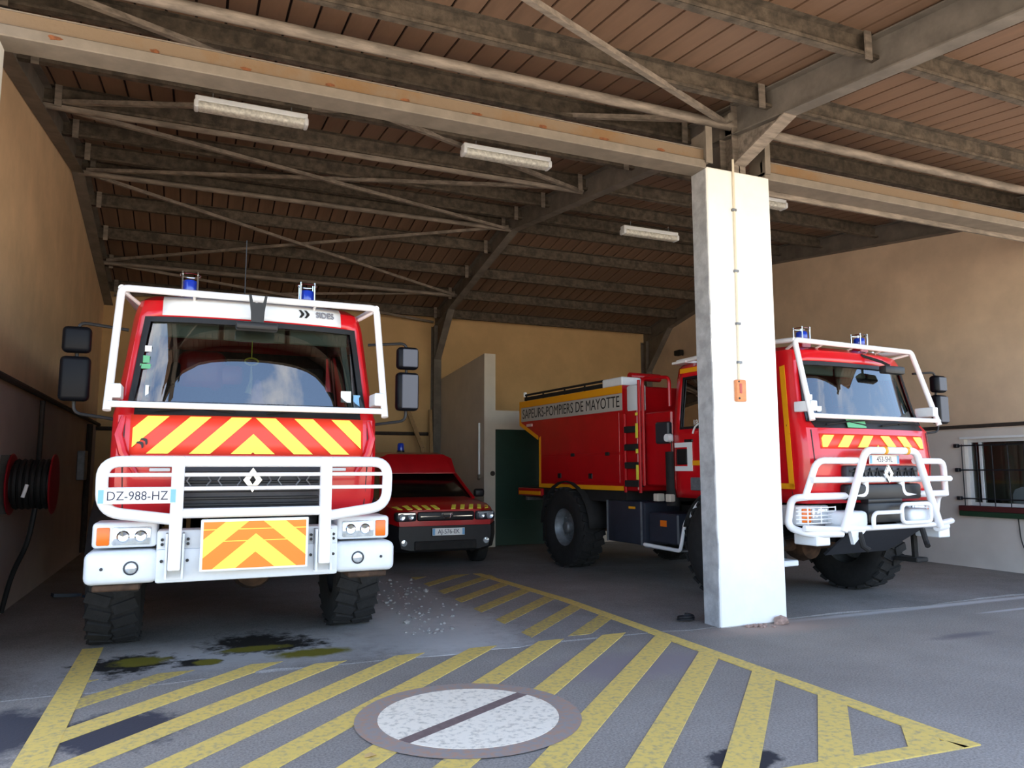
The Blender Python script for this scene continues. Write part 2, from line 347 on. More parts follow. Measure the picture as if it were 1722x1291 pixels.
mb.prism([(y0, 4.74), (y0, sheet(y0)-.36), (y0-.75, zt)], lambda u, v: (XM-.007, u, v), lambda u, v: (XM+.007, u, v)); mb.beam((XM, y0, 4.73), (XM, y0-.75, zt), .16, .016)
obj('pillar_post', mb, STEEL, frame)
mb = MB(); mb.prism([(YF+.24, 4.74), (YF+.24, sheet(YF)-.36), (YF+1.2, sheet(YF+1.2)-.36)], lambda u, v: (XM-.007, u, v), lambda u, v: (XM+.007, u, v)); mb.beam((XM, YF+.24, 4.73), (XM, YF+1.2, sheet(YF+1.2)-.36), .16, .016); obj('haunch', mb, STEELK, frame)
py = [2.4, 3.1, 4.34, 5.61, 6.88, 8.15, 9.42, 10.69, 11.8, 12.4, 13.3, 14.4, 15.5, 16.6]
for y in py:
    z = sheet(y); mb = MB(); x0, x1 = XL-.3, XR+.3
    mb.box(x0, x1, y-.004, y+.004, z-.22, z-.004); mb.box(x0, x1, y-.07, y+.004, z-.222, z-.212); mb.box(x0, x1, y-.07, y+.004, z-.012, z-.004); mb.box(x0, x1, y-.072, y-.066, z-.222, z-.19)
    obj('purlin', mb, STEELD, frame)
    for x in (XM-.14, XL+.25):
        obj('purlin_cleat', MB().box(x-.035, x+.035, y-.09, y-.074, z-.26, z+.0), STEEL, frame)
def strut(a, b, r=.05): obj('strut_tube', MB().tube([a, b], r, 10), STEEL, frame, smooth=1)
for ys, zz, rr in ((6.1, 5.17, .052), (9.42, 5.62, .045), (12.15, 5.86, .042), (15.2, 5.3, .04)):
    strut((XL+.1, ys, zz), (XM-.06, ys, zz), rr)
strut((XM+.08, 6.1, 5.17), (XR-.1, 6.1, 5.17), .052)
def brace(a, b): obj('brace', MB().beam(a, b, .05, .05), STEEL, frame)
br = [(3.0, 4.82), (6.1, 5.2), (9.42, 5.64), (12.15, 5.88), (15.2, 5.32), (16.8, 5.02)]
for (ya, za), (yb, zb) in zip(br[:-1], br[1:]):
    brace((XL+.2, ya, za-.02), (XM-.1, yb, zb-.02)); brace((XM-.1, ya, za+.03), (XL+.2, yb, zb+.03))
mb = MB(); mb.tube([(XM-.16, 6.1, 5.2), (XM-.16, 5.97, 5.2)], .045, 12); obj('strut_end_cap', mb, BEIGE, frame, smooth=1)
for x in (4.78, 5.46):
    mb = MB()
    if x < 5: mb.box(4.74, 4.76, YF-.02, YF+.24, 4.66, 5.02); mb.box(4.72, 4.80, YF-.03, YF-.015, 4.66, 5.05)
    else: mb.box(5.49, 5.56, YF-.03, YF-.015, 4.66, 5.02); mb.box(5.51, 5.53, YF-.02, YF+.24, 4.66, 5.02)
    obj('end_plate', mb, BEIGE, frame)
# lintel beams of the two bays
for x0, x1, lab in ((-1.42, 4.74, 'rust-marked beige steel lintel over the left bay'), (5.56, XR, 'rust-marked beige steel lintel over the right bay')):
    t = thing('lintel_beam', lab, 'beam', kind='structure')
    obj('bottom_flange', MB().rbox(x0-.05, x1, YF, YF+.25, 4.61, 4.70, .008, 1), BEIGE, t)
    obj('web', MB().box(x0-.05, x1, YF+.04, YF+.07, 4.70, 4.82), RUST, t)
    obj('top_edge', MB().box(x0-.05, x1, YF+.03, YF+.05, 4.82, 4.83), BEIGE, t)
    if x0 > 0: obj('back_flange', MB().box(x0, x1, YF+.27, YF+.30, 4.56, 4.66), STEEL, t)
    else:
        RS = mat('rust', '#7a4a2c', .9, var=.3, scale=30)
        for k in range(9):
            xx = x0+.35+k*.66; zz, yf = (4.66, YF) if k == 0 else (4.73, YF+.04)
            pl = [(xx+random.uniform(.5, 1)*.06*math.cos(2*PI*i/9), zz+random.uniform(.4, 1)*.022*math.sin(2*PI*i/9)) for i in range(9)]
            obj('rust_patch', MB().prism(pl, lambda u, v: (u, yf-.003, v), lambda u, v: (u, yf+.001, v)), RS, t)
# pillars
def pillar(x0, x1, lab):
    mb = MB(); mb.rbox(x0, x1, YF, YF+.24, 0, 4.63, .012, 1)
    o = obj('pillar', mb, PILW); tag(o, lab, 'pillar', kind='structure')
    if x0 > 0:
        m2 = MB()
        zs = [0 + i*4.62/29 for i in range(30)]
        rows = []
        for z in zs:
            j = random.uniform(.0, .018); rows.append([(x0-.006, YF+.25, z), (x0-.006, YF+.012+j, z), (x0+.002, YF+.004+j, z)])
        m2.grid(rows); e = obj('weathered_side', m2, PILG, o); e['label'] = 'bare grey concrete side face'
    return o
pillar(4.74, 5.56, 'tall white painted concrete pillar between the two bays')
pillar(-2.2, -1.42, 'white concrete pillar at the far left of the left bay')

# partition room and door
PY = 13.88
o = obj('partition_side', MB().hexa([(5.29,PY,0),(5.53,PY,0),(5.53,YB,0),(5.29,YB,0),(5.29,PY,3.84),(5.53,PY,3.84),(5.53,YB,3.62),(5.29,YB,3.62)]), PARTW); tag(o, 'cream partition wall with sloping top behind the fire car', 'wall', kind='structure')
mb = MB(); mb.box(5.53, 9.5, PY+.02, PY+.2, 2.32, 2.70); mb.box(6.75, 9.5, PY+.02, PY+.2, 0, 2.32)
o = obj('partition_front', mb, PARTW); tag(o, 'low cream wall above the dark green door', 'wall', kind='structure')
d = thing('door_1', 'dark green metal door in the cream partition', 'door', kind='structure')
obj('door_leaf', MB().box(5.56, 6.72, PY+.08, PY+.12, .02, 2.32), GREEN, d); obj('door_frame', MB().box(5.53, 5.56, PY+.05, PY+.15, 0, 2.32).box(6.72, 6.75, PY+.05, PY+.15, 0, 2.32), GREEN, d)
for z in (.5, 1.2, 1.9): obj('door_rib', MB().box(5.6, 6.68, PY+.07, PY+.08, z-.02, z+.02), GREEN, d)
o = obj('round_fitting', MB().lathe([(0,-.03),(.04,-.03),(.05,-.01),(.05,0)], (5.47, PY, 1.44), 'Y', 14), PIPE, smooth=1); tag(o, 'small dark round fitting on the cream partition end', 'vent')  # small dark round fitting, its use unknown
t = thing('downpipe', 'thin white upright pipe on the partition side', 'pipe')
obj('pipe', MB().tube([(5.265, 14.1, 1.42), (5.265, 14.1, 2.45)], .022, 8), WHT, t, smooth=1); obj('elbow', MB().tube([(5.265,14.1,1.42),(5.265,14.1,1.36),(5.28,14.16,1.33)], .03, 8), BEIGE, t, smooth=1)

# window in the right wall
w = thing('window_1', 'barred window with dark curtain in the right wall', 'window', kind='structure')
mb = MB(); x0, x1 = XR+.08, XR+.14
mb.box(x0, x1, WY0, WY1, WZ1-.05, WZ1); mb.box(x0, x1, WY0, WY1, WZ0, WZ0+.05); mb.box(x0, x1, WY0, WY0+.05, WZ0+.05, WZ1-.05); mb.box(x0, x1, WY1-.05, WY1, WZ0+.05, WZ1-.05); mb.box(x0, x1, 7.86, 7.9, WZ0+.05, WZ1-.05)
obj('window_frame', mb, BWH, w)
obj('lintel_lip', MB().box(XR-.03, XR+.02, WY0-.05, WY1+.05, WZ1, WZ1+.035), BWH, w)
for a, b in ((WY0+.05, 7.86), (7.9, WY1-.05)): obj('pane', MB().box(x0+.02, x0+.028, a, b, WZ0+.05, WZ1-.05), GLD if False else glass_mat('window glass', (.8, .83, .82), 1.5), w)
mb = MB(); rows = []
ys = [6.6+i*.02 for i in range(56)]
rows = [[(XR+.25+.03*math.sin(y*28), y, z) for y in ys] for z in (.9, 2.1)]; mb.grid(rows)
cu = obj('curtain', mb, mat('dark olive curtain', '#84877a', .9, var=.15, scale=5, stretch=(1, 6, .4)), w, smooth=1, recalc=False)
obj('upper_sill', MB().rbox(XR-.09, XR+.1, WY0-.1, WY1+.1, .87, .95, .006, 1), mat('maroon sill paint', '#4e1c1c', .6), w)
obj('lower_sill', MB().rbox(XR-.085, XR+.1, WY0-.1, WY1+.1, .79, .868, .006, 1), mat('green sill paint', '#1d3d28', .6), w)
BAR = mat('black iron', '#15171f', .6)
for z in (1.06, 1.5, 1.88): obj('grille_bar', MB().tube([(XR-.05, WY0, z), (XR-.05, WY1+.1, z), (XR+.02, WY1+.1, z)], .012, 6), BAR, w); obj('bar_anchor', MB().rbox(XR-.07, XR, WY1+.07, WY1+.14, z-.03, z+.03, .01, 1), BAR, w)
for y in [WY0+.1+k*.24 for k in range(7)]: obj('grille_bar', MB().tube([(XR-.05, y, WZ0), (XR-.05, y, 1.9)], .008, 6), BAR, w)
obj('room_backing', MB().box(XR+1.6, XR+1.7, 5.5, 10.2, .4, 3).box(XR+.25, XR+1.7, 10.1, 10.2, .4, 3).box(XR+.25, XR+1.7, 5.5, 10.2, 2.6, 2.7).box(XR+.25, XR+1.7, 5.5, 10.2, .3, .4).box(XR+.25, XR+1.7, 5.4, 5.5, .3, 3), mat('office wall', '#8d8a80', .9), w)
mb = MB(); prof = [(-.24, 0), (-.24, .18), (-.2, .26), (-.1, .3), (.1, .3), (.2, .26), (.24, .18), (.24, 0)]
mb.prism(prof, lambda u, v: (XR+.13, 7.22+u, .95+v), lambda u, v: (XR+.17, 7.22+u, .95+v)); ch = obj('chair_back', mb, mat('pale blue white plastic', '#d8e2f0', .5)); tag(ch, 'pale rounded chair back seen behind the window bars', 'chair')
ph = thing('desk_telephone', 'dark desk telephone on the window ledge behind the bars', 'telephone', (XR+.2, 7.8, .95))
obj('base', MB().rbox(-.06, .06, -.09, .09, 0, .07, .01, 1), BLK, ph); obj('handset', MB().rbox(-.03, .02, -.1, .1, .07, .11, .015, 1), BLK, ph)

# ------------------------------------------------------------------ floor markings
hm = thing('hatched_marking', 'worn yellow hatched no-parking marking on the ground', 'floor marking')
Z0, Z1 = -.002, .0062
def flat(poly, name, m, parent, z0=Z0, z1=Z1): return obj(name, MB().prism(poly, lambda u, v: (u, v, z0), lambda u, v: (u, v, z1)), m, parent)
flat([(-.80, 4.0), (-.62, 4.0), (-.65, 7.5), (-.81, 7.5)], 'border_line', HAT, hm, -.002, .0072)
flat([(3.96, 2.98), (4.09, 2.98), (4.14, 8.0), (3.95, 10.5), (3.83, 10.5), (4.0, 8.0)], 'border_line', HAT, hm, -.002, .0072)
flat([(2.4, 3.06), (4.0, 2.98), (3.96, 3.10), (2.4, 3.18)], 'border_line', HAT, hm, -.002, .0072)
for k in range(-1, 12):
    c = 6.45 - .65*k       # y = x + c, ground in front of the bays
    poly = [(-3, -3+c-.125), (9, 9+c-.125), (9, 9+c+.125), (-3, -3+c+.125)]
    for a, b_, cc in ((0, 1, 6.22 if k > 1 else 6.4), (0, -1, -3.1), (1, 0, 4.0), (-1, 0, .66)): poly = clip(poly, a, b_, cc) if poly else poly
    if len(poly) > 2: flat(poly, 'stripe', HAT if k > 0 else HATF, hm)
for k in range(0, 8):
    c = 2.95 + .65*k
    poly = [(-3, -3+c-.12), (9, 9+c-.12), (9, 9+c+.12), (-3, -3+c+.12)]
    for a, b_, cc in ((0, -1, -6.3), (0, 1, 10.5), (1, 0, 4.02), (-1, 0, -2.9)): poly = clip(poly, a, b_, cc) if poly else poly
    if len(poly) > 2: flat(poly, 'stripe', HATF, hm, -.002, .0067)
rd = thing('painted_roundel', 'worn white painted disc with brown diagonal bar and ring', 'floor marking', (1.64, 4.56, 0))
Q = .56; ang = math.radians(30); nx, ny = -math.sin(ang), math.cos(ang)
circ = [(Q*math.cos(2*PI*k/64), Q*math.sin(2*PI*k/64)) for k in range(64)]
for s in (1, -1): flat(clip(circ, -s*nx, -s*ny, -.045), 'half_disc', DISC, rd, .008, .010)
bar = clip(clip(circ, nx, ny, .044), -nx, -ny, .044); flat(bar, 'bar', BARM, rd, .008, .0095)
mb = MB(); n = 64; vs_ = []
for r_ in (.555, .70): vs_ += [(r_*math.cos(2*PI*k/n), r_*math.sin(2*PI*k/n), .0078) for k in range(n)]
mb.add(vs_, [(k, (k+1) % n, n+(k+1) % n, n+k) for k in range(n)]); obj('ring', mb, RING, rd)

# ------------------------------------------------------------------ vehicles
def wheel(root, x, y, r=.60, w=.40, side=1, rim=DGY):
    t = bpy.data.objects.new('wheel', None); C.objects.link(t); t.parent = root
    mb = MB(); h = w/2; ri = .29
    prof = [(ri, -h*.8), (ri+.05, -h*.92), (r*.72, -h*1.02), (r*.9, -h*.98), (r*.965, -h*.82), (r*.965, h*.82), (r*.9, h*.98), (r*.72, h*1.02), (ri+.05, h*.92), (ri, h*.8)]
    mb.lathe(prof, (x, y, r), 'X', 40)
    ty = obj('tyre', mb, RUB, t, smooth=1)
    mb = MB(); n = 26
    for k in range(n):
        for sgn in (-1, 1):
            a = 2*PI*(k + (.5 if sgn > 0 else 0))/n
            cx = x + sgn*h*.5; cy = y + math.cos(a)*r*.975; cz = r + math.sin(a)*r*.975
            R = Matrix.Rotation(-(PI/2-a), 3, 'X'); Rz = Matrix.Rotation(sgn*.35, 3, 'Z'); cc = Vector((cx, cy, cz)); hs = (h*.46, r*.075, r*.025)
            mb.hexa([cc + R @ (Rz @ Vector((i*hs[0], j*hs[1], l*hs[2]))) for i, j, l in ((-1,-1,-1),(1,-1,-1),(1,1,-1),(-1,1,-1),(-1,-1,1),(1,-1,1),(1,1,1),(-1,1,1))])
    obj('tread', mb, RUB, t)
    s = side
    mb = MB(); mb.lathe([(0, s*h*.30), (.13, s*h*.30), (.15, s*h*.2), (.24, s*h*.15), (.28, s*h*.55), (.31, s*h*.82), (.31, -s*h*.8)], (x, y, r), 'X', 28); obj('rim', mb, rim, t, smooth=1)
    mb = MB(); mb.lathe([(0, s*h*.75), (.07, s*h*.72), (.09, s*h*.6), (.09, s*h*.28)], (x, y, r), 'X', 16)
    for k in range(8): a = 2*PI*k/8; mb.lathe([(0, s*h*.36), (.016, s*h*.36), (.016, s*h*.2)], (x, y+.185*math.cos(a), r+.185*math.sin(a)), 'X', 6)
    obj('hub', mb, rim, t, smooth=1)
    return t
ZS = [1.16, 1.28, 1.45, 1.62, 1.66, 1.80, 1.96, 2.03, 2.22, 2.42, 2.62, 2.80, 2.86, 2.95, 3.01, 3.03]
def lerpt(T, z):
    for (a, va), (b, vb) in zip(T[:-1], T[1:]):
        if z <= b: return va + (vb-va)*max(0, (z-a))/(b-a)
    return T[-1][1]
WT = [(1.16, 1.03), (1.3, 1.06), (1.96, 1.06), (2.8, .965), (2.95, .93), (3.01, .86), (3.03, .78)]
FT = [(1.16, .25), (1.3, .22), (1.62, .20), (1.96, .235), (2.03, .26), (2.80, .395), (2.86, .405), (2.95, .44), (3.01, .53), (3.03, .66)]
KZ = 1.0
def zmap(z): return z if z < 2.03 else 2.03 + (z-2.03)*KZ
def zinv(z): return z if z < 2.03 else 2.03 + (z-2.03)/KZ
BACK = 2.4; XF = [0, .12, .25, .38, .5, .62, .75, .88, 1.0]; TT = [0, .03, .08, .3, .47, .54, .75, .93, 1.0]
def bow(z, xn): return .05*xn*xn + .06*max(0, min(1, (z-1.96)/.12))*xn**4
def cabpt(z, j, off=0.):      # j: signed column index; 0 centre, +-8 windscreen edge, +-9..10 corner, +-11.. side
    w = lerpt(WT, z) - off; f = lerpt(FT, z) + off; r = .10; s = 1 if j >= 0 else -1; a = abs(j)
    if a <= 8: x = (w-r)*XF[a]; y = f + bow(z, XF[a])
    elif a <= 10:
        t = (a-8)/3*PI/2; x = w-r + r*math.sin(t); y = f+bow(z, 1) + .14*(1-math.cos(t))
    else:
        t = TT[a-11]; y0 = f+bow(z, 1)+.14; x = w; y = y0 + t*(BACK-off-y0)
    return (s*x, y, zmap(z))
NC = 19
def surf(x, z, off=0.):      # front face point at lateral x
    t = zinv(z); w = lerpt(WT, t)-.10; f = lerpt(FT, t); return (x, f + bow(t, min(1.1, abs(x)/w)) - off, z)
def cab(root, red):
    cols = list(range(-NC, NC+1)); rows = [[cabpt(z, j) for j in cols] for z in ZS]
    n = len(cols); vs = [p for r in rows for p in r]; fs = []
    iw0, iw1 = ZS.index(2.03), ZS.index(2.80)
    for i in range(len(ZS)-1):
        for k in range(n-1):
            j0, j1 = cols[k], cols[k+1]; a0, a1 = min(abs(j0), abs(j1)), max(abs(j0), abs(j1))
            if iw0 <= i < iw1 and a1 <= 8: continue
            if iw0 <= i < iw1 and ((a0 >= 13 and a1 <= 15) or (a0 >= 16 and a1 <= 18)): continue
            fs.append((i*n+k, i*n+k+1, (i+1)*n+k+1, (i+1)*n+k))
    mb = MB(); mb.add(vs, fs)
    top = (len(ZS)-1)*n; mb.f.append(tuple(top+k for k in range(n)))      # roof cap
    nb = [r[0] for r in rows], [r[-1] for r in rows]
    k0 = len(mb.v); m = len(ZS)
    mb.v += nb[0] + nb[1]; mb.f += [(k0+i, k0+m+i, k0+m+i+1, k0+i+1) for i in range(m-1) if not 7 <= i < 11]
    shell = obj('cab_shell', mb, red, root, smooth=30, recalc=True)
    md = shell.modifiers.new('thick', 'SOLIDIFY'); md.thickness = .035; md.offset = -1
    def hole(js, name, m, off, i0=iw0, i1=iw1):
        rows = [[cabpt(z, j, off) for j in js] for z in ZS[i0:i1+1]]; g = obj(name, MB().grid(rows), m, root, smooth=60, recalc=False)
        bm = bmesh.new(); bm.from_mesh(g.data); return g, bm.free()
    def border(js, name, m, bw, parent, i0=iw0, i1=iw1, off=-.004):
        # frame ring that follows the opening edge
        edge = [Vector(cabpt(ZS[i0], j, off)) for j in js] + [Vector(cabpt(z, js[-1], off)) for z in ZS[i0+1:i1+1]] + [Vector(cabpt(ZS[i1], j, off)) for j in reversed(js[:-1])] + [Vector(cabpt(z, js[0], off)) for z in reversed(ZS[i0+1:i1])]
        cen = sum(edge, Vector())/len(edge); inn = []
        for p in edge:
            zc = cen.z; d = Vector((0, 0, 0))
            q = p.copy()
            if abs(p.z - zmap(ZS[i0])) < 1e-4: q.z += bw
            if abs(p.z - zmap(ZS[i1])) < 1e-4: q.z -= bw
            lat = (cabpt(zinv(p.z), js[-1], off), cabpt(zinv(p.z), js[0], off))
            for e in lat:
                e = Vector(e)
                if (Vector((e.x, e.y)) - Vector((p.x, p.y))).length < 1e-4:
                    dd = Vector((cen.x-p.x, cen.y-p.y, 0)).normalized()*bw; q += dd
            if abs(js[0]) <= 8:
                s_ = surf(q.x, min(zmap(2.80), max(2.03, q.z)), .004); q.y = s_[1]
            inn.append(q)
        m_ = len(edge); mb = MB(); mb.add(edge+inn, [(i, (i+1) % m_, m_+(i+1) % m_, m_+i) for i in range(m_)])
        o = obj(name, mb, m, parent); sd = o.modifiers.new('thick', 'SOLIDIFY'); sd.thickness = .012; sd.offset = 0; return o
    ws, _ = hole(list(range(-8, 9)), 'windscreen', GLS, .012)
    border(list(range(-8, 9)), 'windscreen_seal', BLK, .045, ws)
    for s in (-1, 1):
        for a, b in ((13, 15), (16, 18)):
            js = [s*k for k in range(a, b+1)]; g, _ = hole(js, 'side_window', GLD, .012); border(js, 'window_seal', BLK, .03, g)
    # cowl, wipers
    mb = MB(); mb.grid([[surf(x*.9/8, z, .006) for x in range(-8, 9)] for z in (1.965, 2.0, 2.035)]); obj('cowl_grille', mb, BLK, root, recalc=False).modifiers.new('t', 'SOLIDIFY').thickness = .02
    for x0, x1 in ((-.75, -.05), (.1, .8)):
        a = Vector(surf(x0, 2.0, .03)); b = Vector(surf(x1, 2.06, .03)); obj('wiper', MB().tube([a, (a+b)/2+Vector((0,-.01,.01)), b], .01, 6).tube([b+Vector((-.1,0,-.06)), (a+b)/2], .012, 6), BLK, root)
    # interior
    obj('dashboard', MB().rbox(-.92, .92, .42, .82, 1.62, 1.99, .05, 2), DGY, root, smooth=1)
    obj('cab_floor', MB().box(-.98, .98, .35, 2.3, 1.16, 1.2), CHA, root)
    obj('headlining', MB().box(-.84, .84, .62, 2.3, zmap(2.93), zmap(2.95)), VIS, root)
    obj('rear_trim', MB().box(-.9, .9, 2.28, 2.33, 1.2, zmap(2.8)), SEAT, root)
    for x in (-.55, .0, .55): obj('sun_visor', MB().rbox(x-.255, x+.255, .5, .53, zmap(2.64), zmap(2.80), .01, 1), VIS, root)
    for s in (-1, 1):
        p0 = Vector(cabpt(2.05, s*8, .06))+Vector((-s*.05,0,0)); p1 = Vector(cabpt(2.78, s*8, .06))+Vector((-s*.05,0,0)); obj('pillar_trim', MB().beam(p0, p1, .05, .06, (0, 1, 0)), PIL, root)
    for x, y in ((-.55, 1.05), (.55, 1.05), (-.55, 2.0), (0, 2.0), (.55, 2.0)):
        sb = obj('seat', MB().rbox(x-.24, x+.24, y-.05, y+.1, 1.5, 2.28, .04, 2).rbox(x-.24, x+.24, y-.45, y, 1.45, 1.58, .04, 2), SEAT, root, smooth=1); obj('headrest', MB().rbox(x-.13, x+.13, y-.02, y+.08, 2.3, 2.5, .03, 2), SEAT, sb, smooth=1)
    st = obj('steering_wheel', MB().tube([(.5+.22*math.cos(2*PI*k/20), .86-.06*math.sin(2*PI*k/20), 1.98+.2*math.sin(2*PI*k/20)) for k in range(20)], .016, 6, closed=True).tube([(.5, .86, 1.98), (.5, .7, 1.88)], .03, 8).tube([(.3, .86, 1.98), (.7, .86, 1.98)], .015, 6), BLK, root, smooth=1)
    for s in (-1, 1):      # doors: shut lines and handles, corner deflector
        for j in (12, 15.5, 18.5):
            a = int(j); z0 = 1.25
            p = [Vector(cabpt(z, s*a)) + Vector((s*.002, (j-a)*.35, 0)) for z in ((1.25, 2.0) if j != 15.5 else (1.25, 2.0, 2.8))]
            obj('shut_line', MB().tube(p, .006, 5), BLK, root)
        for y in (1.12, 2.02): obj('door_handle', MB().rbox(s*1.06-.015, s*1.06+.025*1, y, y+.16, 1.86, 1.90, .008, 1), BLK, root)
        q = [Vector(cabpt(z, s*8, -.002)) for z in (1.22, 1.6, 1.94)]; obj('shut_line', MB().tube(q, .006, 5), BLK, root)
    return shell
def chevrons(root, umax, zt, h, u0, period, bw, s, m, parent, name='chevron_stripe', side=None):
    for sg in (-1, 1):
        for k in range(-3, 6):
            a = u0 + period*k; poly = [(a, 0), (a+bw, 0), (a+bw+s*h, h), (a+s*h, h)]
            poly = clip(clip(poly, -1, 0, 0), 1, 0, umax)
            if len(poly) < 3: continue
            obj(name, MB().prism(poly, lambda u, v: surf(sg*u, zt-v, .006), lambda u, v: surf(sg*u, zt-v, .014)), m, parent)
def beacon(root, x, y, z, k_=1.0):
    t = bpy.data.objects.new('beacon', None); C.objects.link(t); t.parent = root
    obj('beacon_base', MB().lathe([(0,0),(.075,0),(.075,.03),(.06,.04)], (x, y, z), 'Z', 16), BLK, t, smooth=1)
    obj('dome', MB().lathe([(.06,.04),(.065,.05),(.065,.15*k_),(.055,.17*k_),(0,.175*k_)], (x, y, z), 'Z', 16), BLU, t, smooth=1)
    mb = MB()
    for k in range(4):
        a = PI/4 + k*PI/2; cx, cy = x+.09*math.cos(a), y+.09*math.sin(a); mb.tube([(cx, cy, z), (cx, cy, z+.24*k_)], .008, 6)
    for zz in (.02, .22*k_): mb.tube([(x+.09*math.cos(2*PI*k/16), y+.09*math.sin(2*PI*k/16), z+zz) for k in range(16)], .006, 5, closed=True)
    obj('cage', mb, CHR, t, smooth=1)
def mirror(root, s, y=.33, face=True):
    t = bpy.data.objects.new('mirror', None); C.objects.link(t); t.parent = root
    x = s*1.33
    mb = MB(); mb.tube(fillet([(s*.98, y+.08, 2.66), (x, y+.03, 2.69), (x, y+.03, 1.97), (s*1.04, y+.08, 1.93)], .06), .013, 8); obj('mirror_arm', mb, BLK, t, smooth=1)
    for (z0, z1, hw) in ((2.44, 2.645, .10), (2.06, 2.41, .105)):
        obj('mirror_housing', MB().rbox(x-hw, x+hw, y-.06, y+.05, z0, z1, .035, 3), MBK, t, smooth=1)
        if s > 0: obj('mirror_face', MB().rbox(x-hw+.045, x+hw-.015, y-.066, y-.05, z0+.02, z1-.02, .006, 1), MFG, t)
        obj('mirror_glass', MB().rbox(x-hw+.025, x+hw-.015, y+.045, y+.054, z0+.02, z1-.02, .004, 1), MIR, t)
    return t
def plate(root, x, y, z, s, tilt=0, w=.52, h=.11, parent=None):
    p = obj('number_plate', MB().rbox(x-w/2, x+w/2, y-.006, y+.006, z-h/2, z+h/2, .003, 1), PLT, root)
    for e in (-1, 1): obj('blue_band', MB().box(x+e*(w/2-.022)-.018, x+e*(w/2-.022)+.018, y-.008, y-.006, z-h/2+.006, z+h/2-.006), PBL, p)
    text('plate_text', s, h*.86, INK, p, (x, y-.0065, z), FRONT, .001, sx=.88)
    return p
def diamond(root, z, sc, off=.03, parent=None):
    c = surf(0, z); y = c[1]-off
    def ring(a, b): return [(0, z+a), (b, z), (0, z-a), (-b, z)]
    o1 = ring(.115*sc, .085*sc); i1 = ring(.045*sc, .03*sc); mb = MB()
    for k in range(4):
        q = [o1[k], o1[(k+1) % 4], i1[(k+1) % 4], i1[k]]
        mb.prism(q, lambda u, v: (u, y - .0 , v), lambda u, v: (u, y-.02, v))
    return obj('diamond_emblem', mb, CHR, root)
def tow_and_chassis(root, wb, rear, axle):
    obj('chassis', MB().box(-.45, -.33, .3, rear, .78, 1.02).box(.33, .45, .3, rear, .78, 1.02).box(-.4, .4, .5, .7, .72, .95).box(-.4, .4, rear-.3, rear-.15, .78, 1.0), CHA, root)
    for y in (axle, axle+wb):
        obj('axle', MB().tube([(-.95, y, .6), (.95, y, .6)], .075, 10).lathe([(0,-.2),(.17,-.14),(.21,0),(.17,.14),(0,.2)], (.12, y, .6), 'Y', 16), MUD, root, smooth=1)
        for s in (-1, 1): obj('leaf_spring', MB().tube([(s*.55, y-.6, .80), (s*.55, y, .66), (s*.55, y+.6, .80)], .04, 6), CHA, root)
    obj('gearbox', MB().rbox(-.28, .28, axle-.5, axle+.9, .72, 1.15, .05, 2), CHA, root)
def mudguard(root, x0, x1, y, r, a0, a1, m):
    rows = [[(x0, y+r*math.cos(a), .6+r*math.sin(a)), (x1, y+r*math.cos(a), .6+r*math.sin(a))] for a in [a0+(a1-a0)*k/12 for k in range(13)]]
    o = obj('mudguard', MB().grid(rows), m, root, smooth=1, recalc=False); sd = o.modifiers.new('t', 'SOLIDIFY'); sd.thickness = .015
def guard_frame(root, zb, zt, yb, yt, hb, ht, rear=1.6, zr=2.95):
    t = bpy.data.objects.new('windscreen_guard', None); C.objects.link(t); t.parent = root
    obj('guard_tube', MB().tube(fillet([(-hb, yb, zb-.05), (-ht, yt, zt), (ht, yt, zt), (hb, yb, zb-.05)], .05, 4), .03, 10), TUB, t, smooth=1)
    obj('guard_tube', MB().tube([(-hb, yb, zb), (hb, yb, zb)], .026, 10), TUB, t, smooth=1)
    for s in (-1, 1):
        obj('guard_tube', MB().tube([(s*ht, yt, zt), (s*(ht-.04), rear, zt+.07)], .027, 10), TUB, t, smooth=1)
        obj('guard_tube', MB().tube([(s*(ht-.04), rear, zt+.07), (s*(ht-.12), rear, zr)], .024, 8), TUB, t, smooth=1)
        obj('guard_bracket', MB().rbox(min(s*(hb-.09), s*hb), max(s*(hb-.09), s*hb), yb-.0, yb+.24, zb+.05, zb+.16, .008, 1), BWH, t)
        obj('guard_tube', MB().tube([(s*(ht-.02), yt+.02, zt-.03), (s*(ht-.17), yt+.35, zt-.1)], .016, 8), TUB, t, smooth=1)
    for x in (-.5, 0, .5): obj('guard_stay', MB().tube([(x, yt, zt), (x, yt+.25, zt-.07)], .012, 6), TUB, t)
    return t

# ---------- left fire engine
fe = thing('fire_engine', 'red fire engine facing out of left bay, plate DZ-988-HZ, chevron board on white bumper', 'fire engine', (.445, 6.33, 0), 0, 'fire engines')
cab(fe, RED); tow_and_chassis(fe, 3.7, 6.6, 1.42)
for s in (-1, 1):
    for y in (1.42, 5.12): wheel(fe, s*1.03, y, .60, .41, s)
    mudguard(fe, s*.80, s*1.24, 1.42, .68, .1*PI, .95*PI, BLK); mudguard(fe, s*.80, s*1.22, 5.12, .70, .05*PI, .95*PI, BLK)
mb = MB(); mb.grid([[surf(-.92+.115*k, z, .004) for k in range(17)] for z in (1.645, 1.75, 1.86, 1.965)])
hp = obj('bonnet_panel', mb, FRED, fe, recalc=False, smooth=1); hp.modifiers.new('t', 'SOLIDIFY').thickness = .006
chevrons(fe, .90, 1.955, .30, .015, .312, .158, 1.04, YEL, hp)
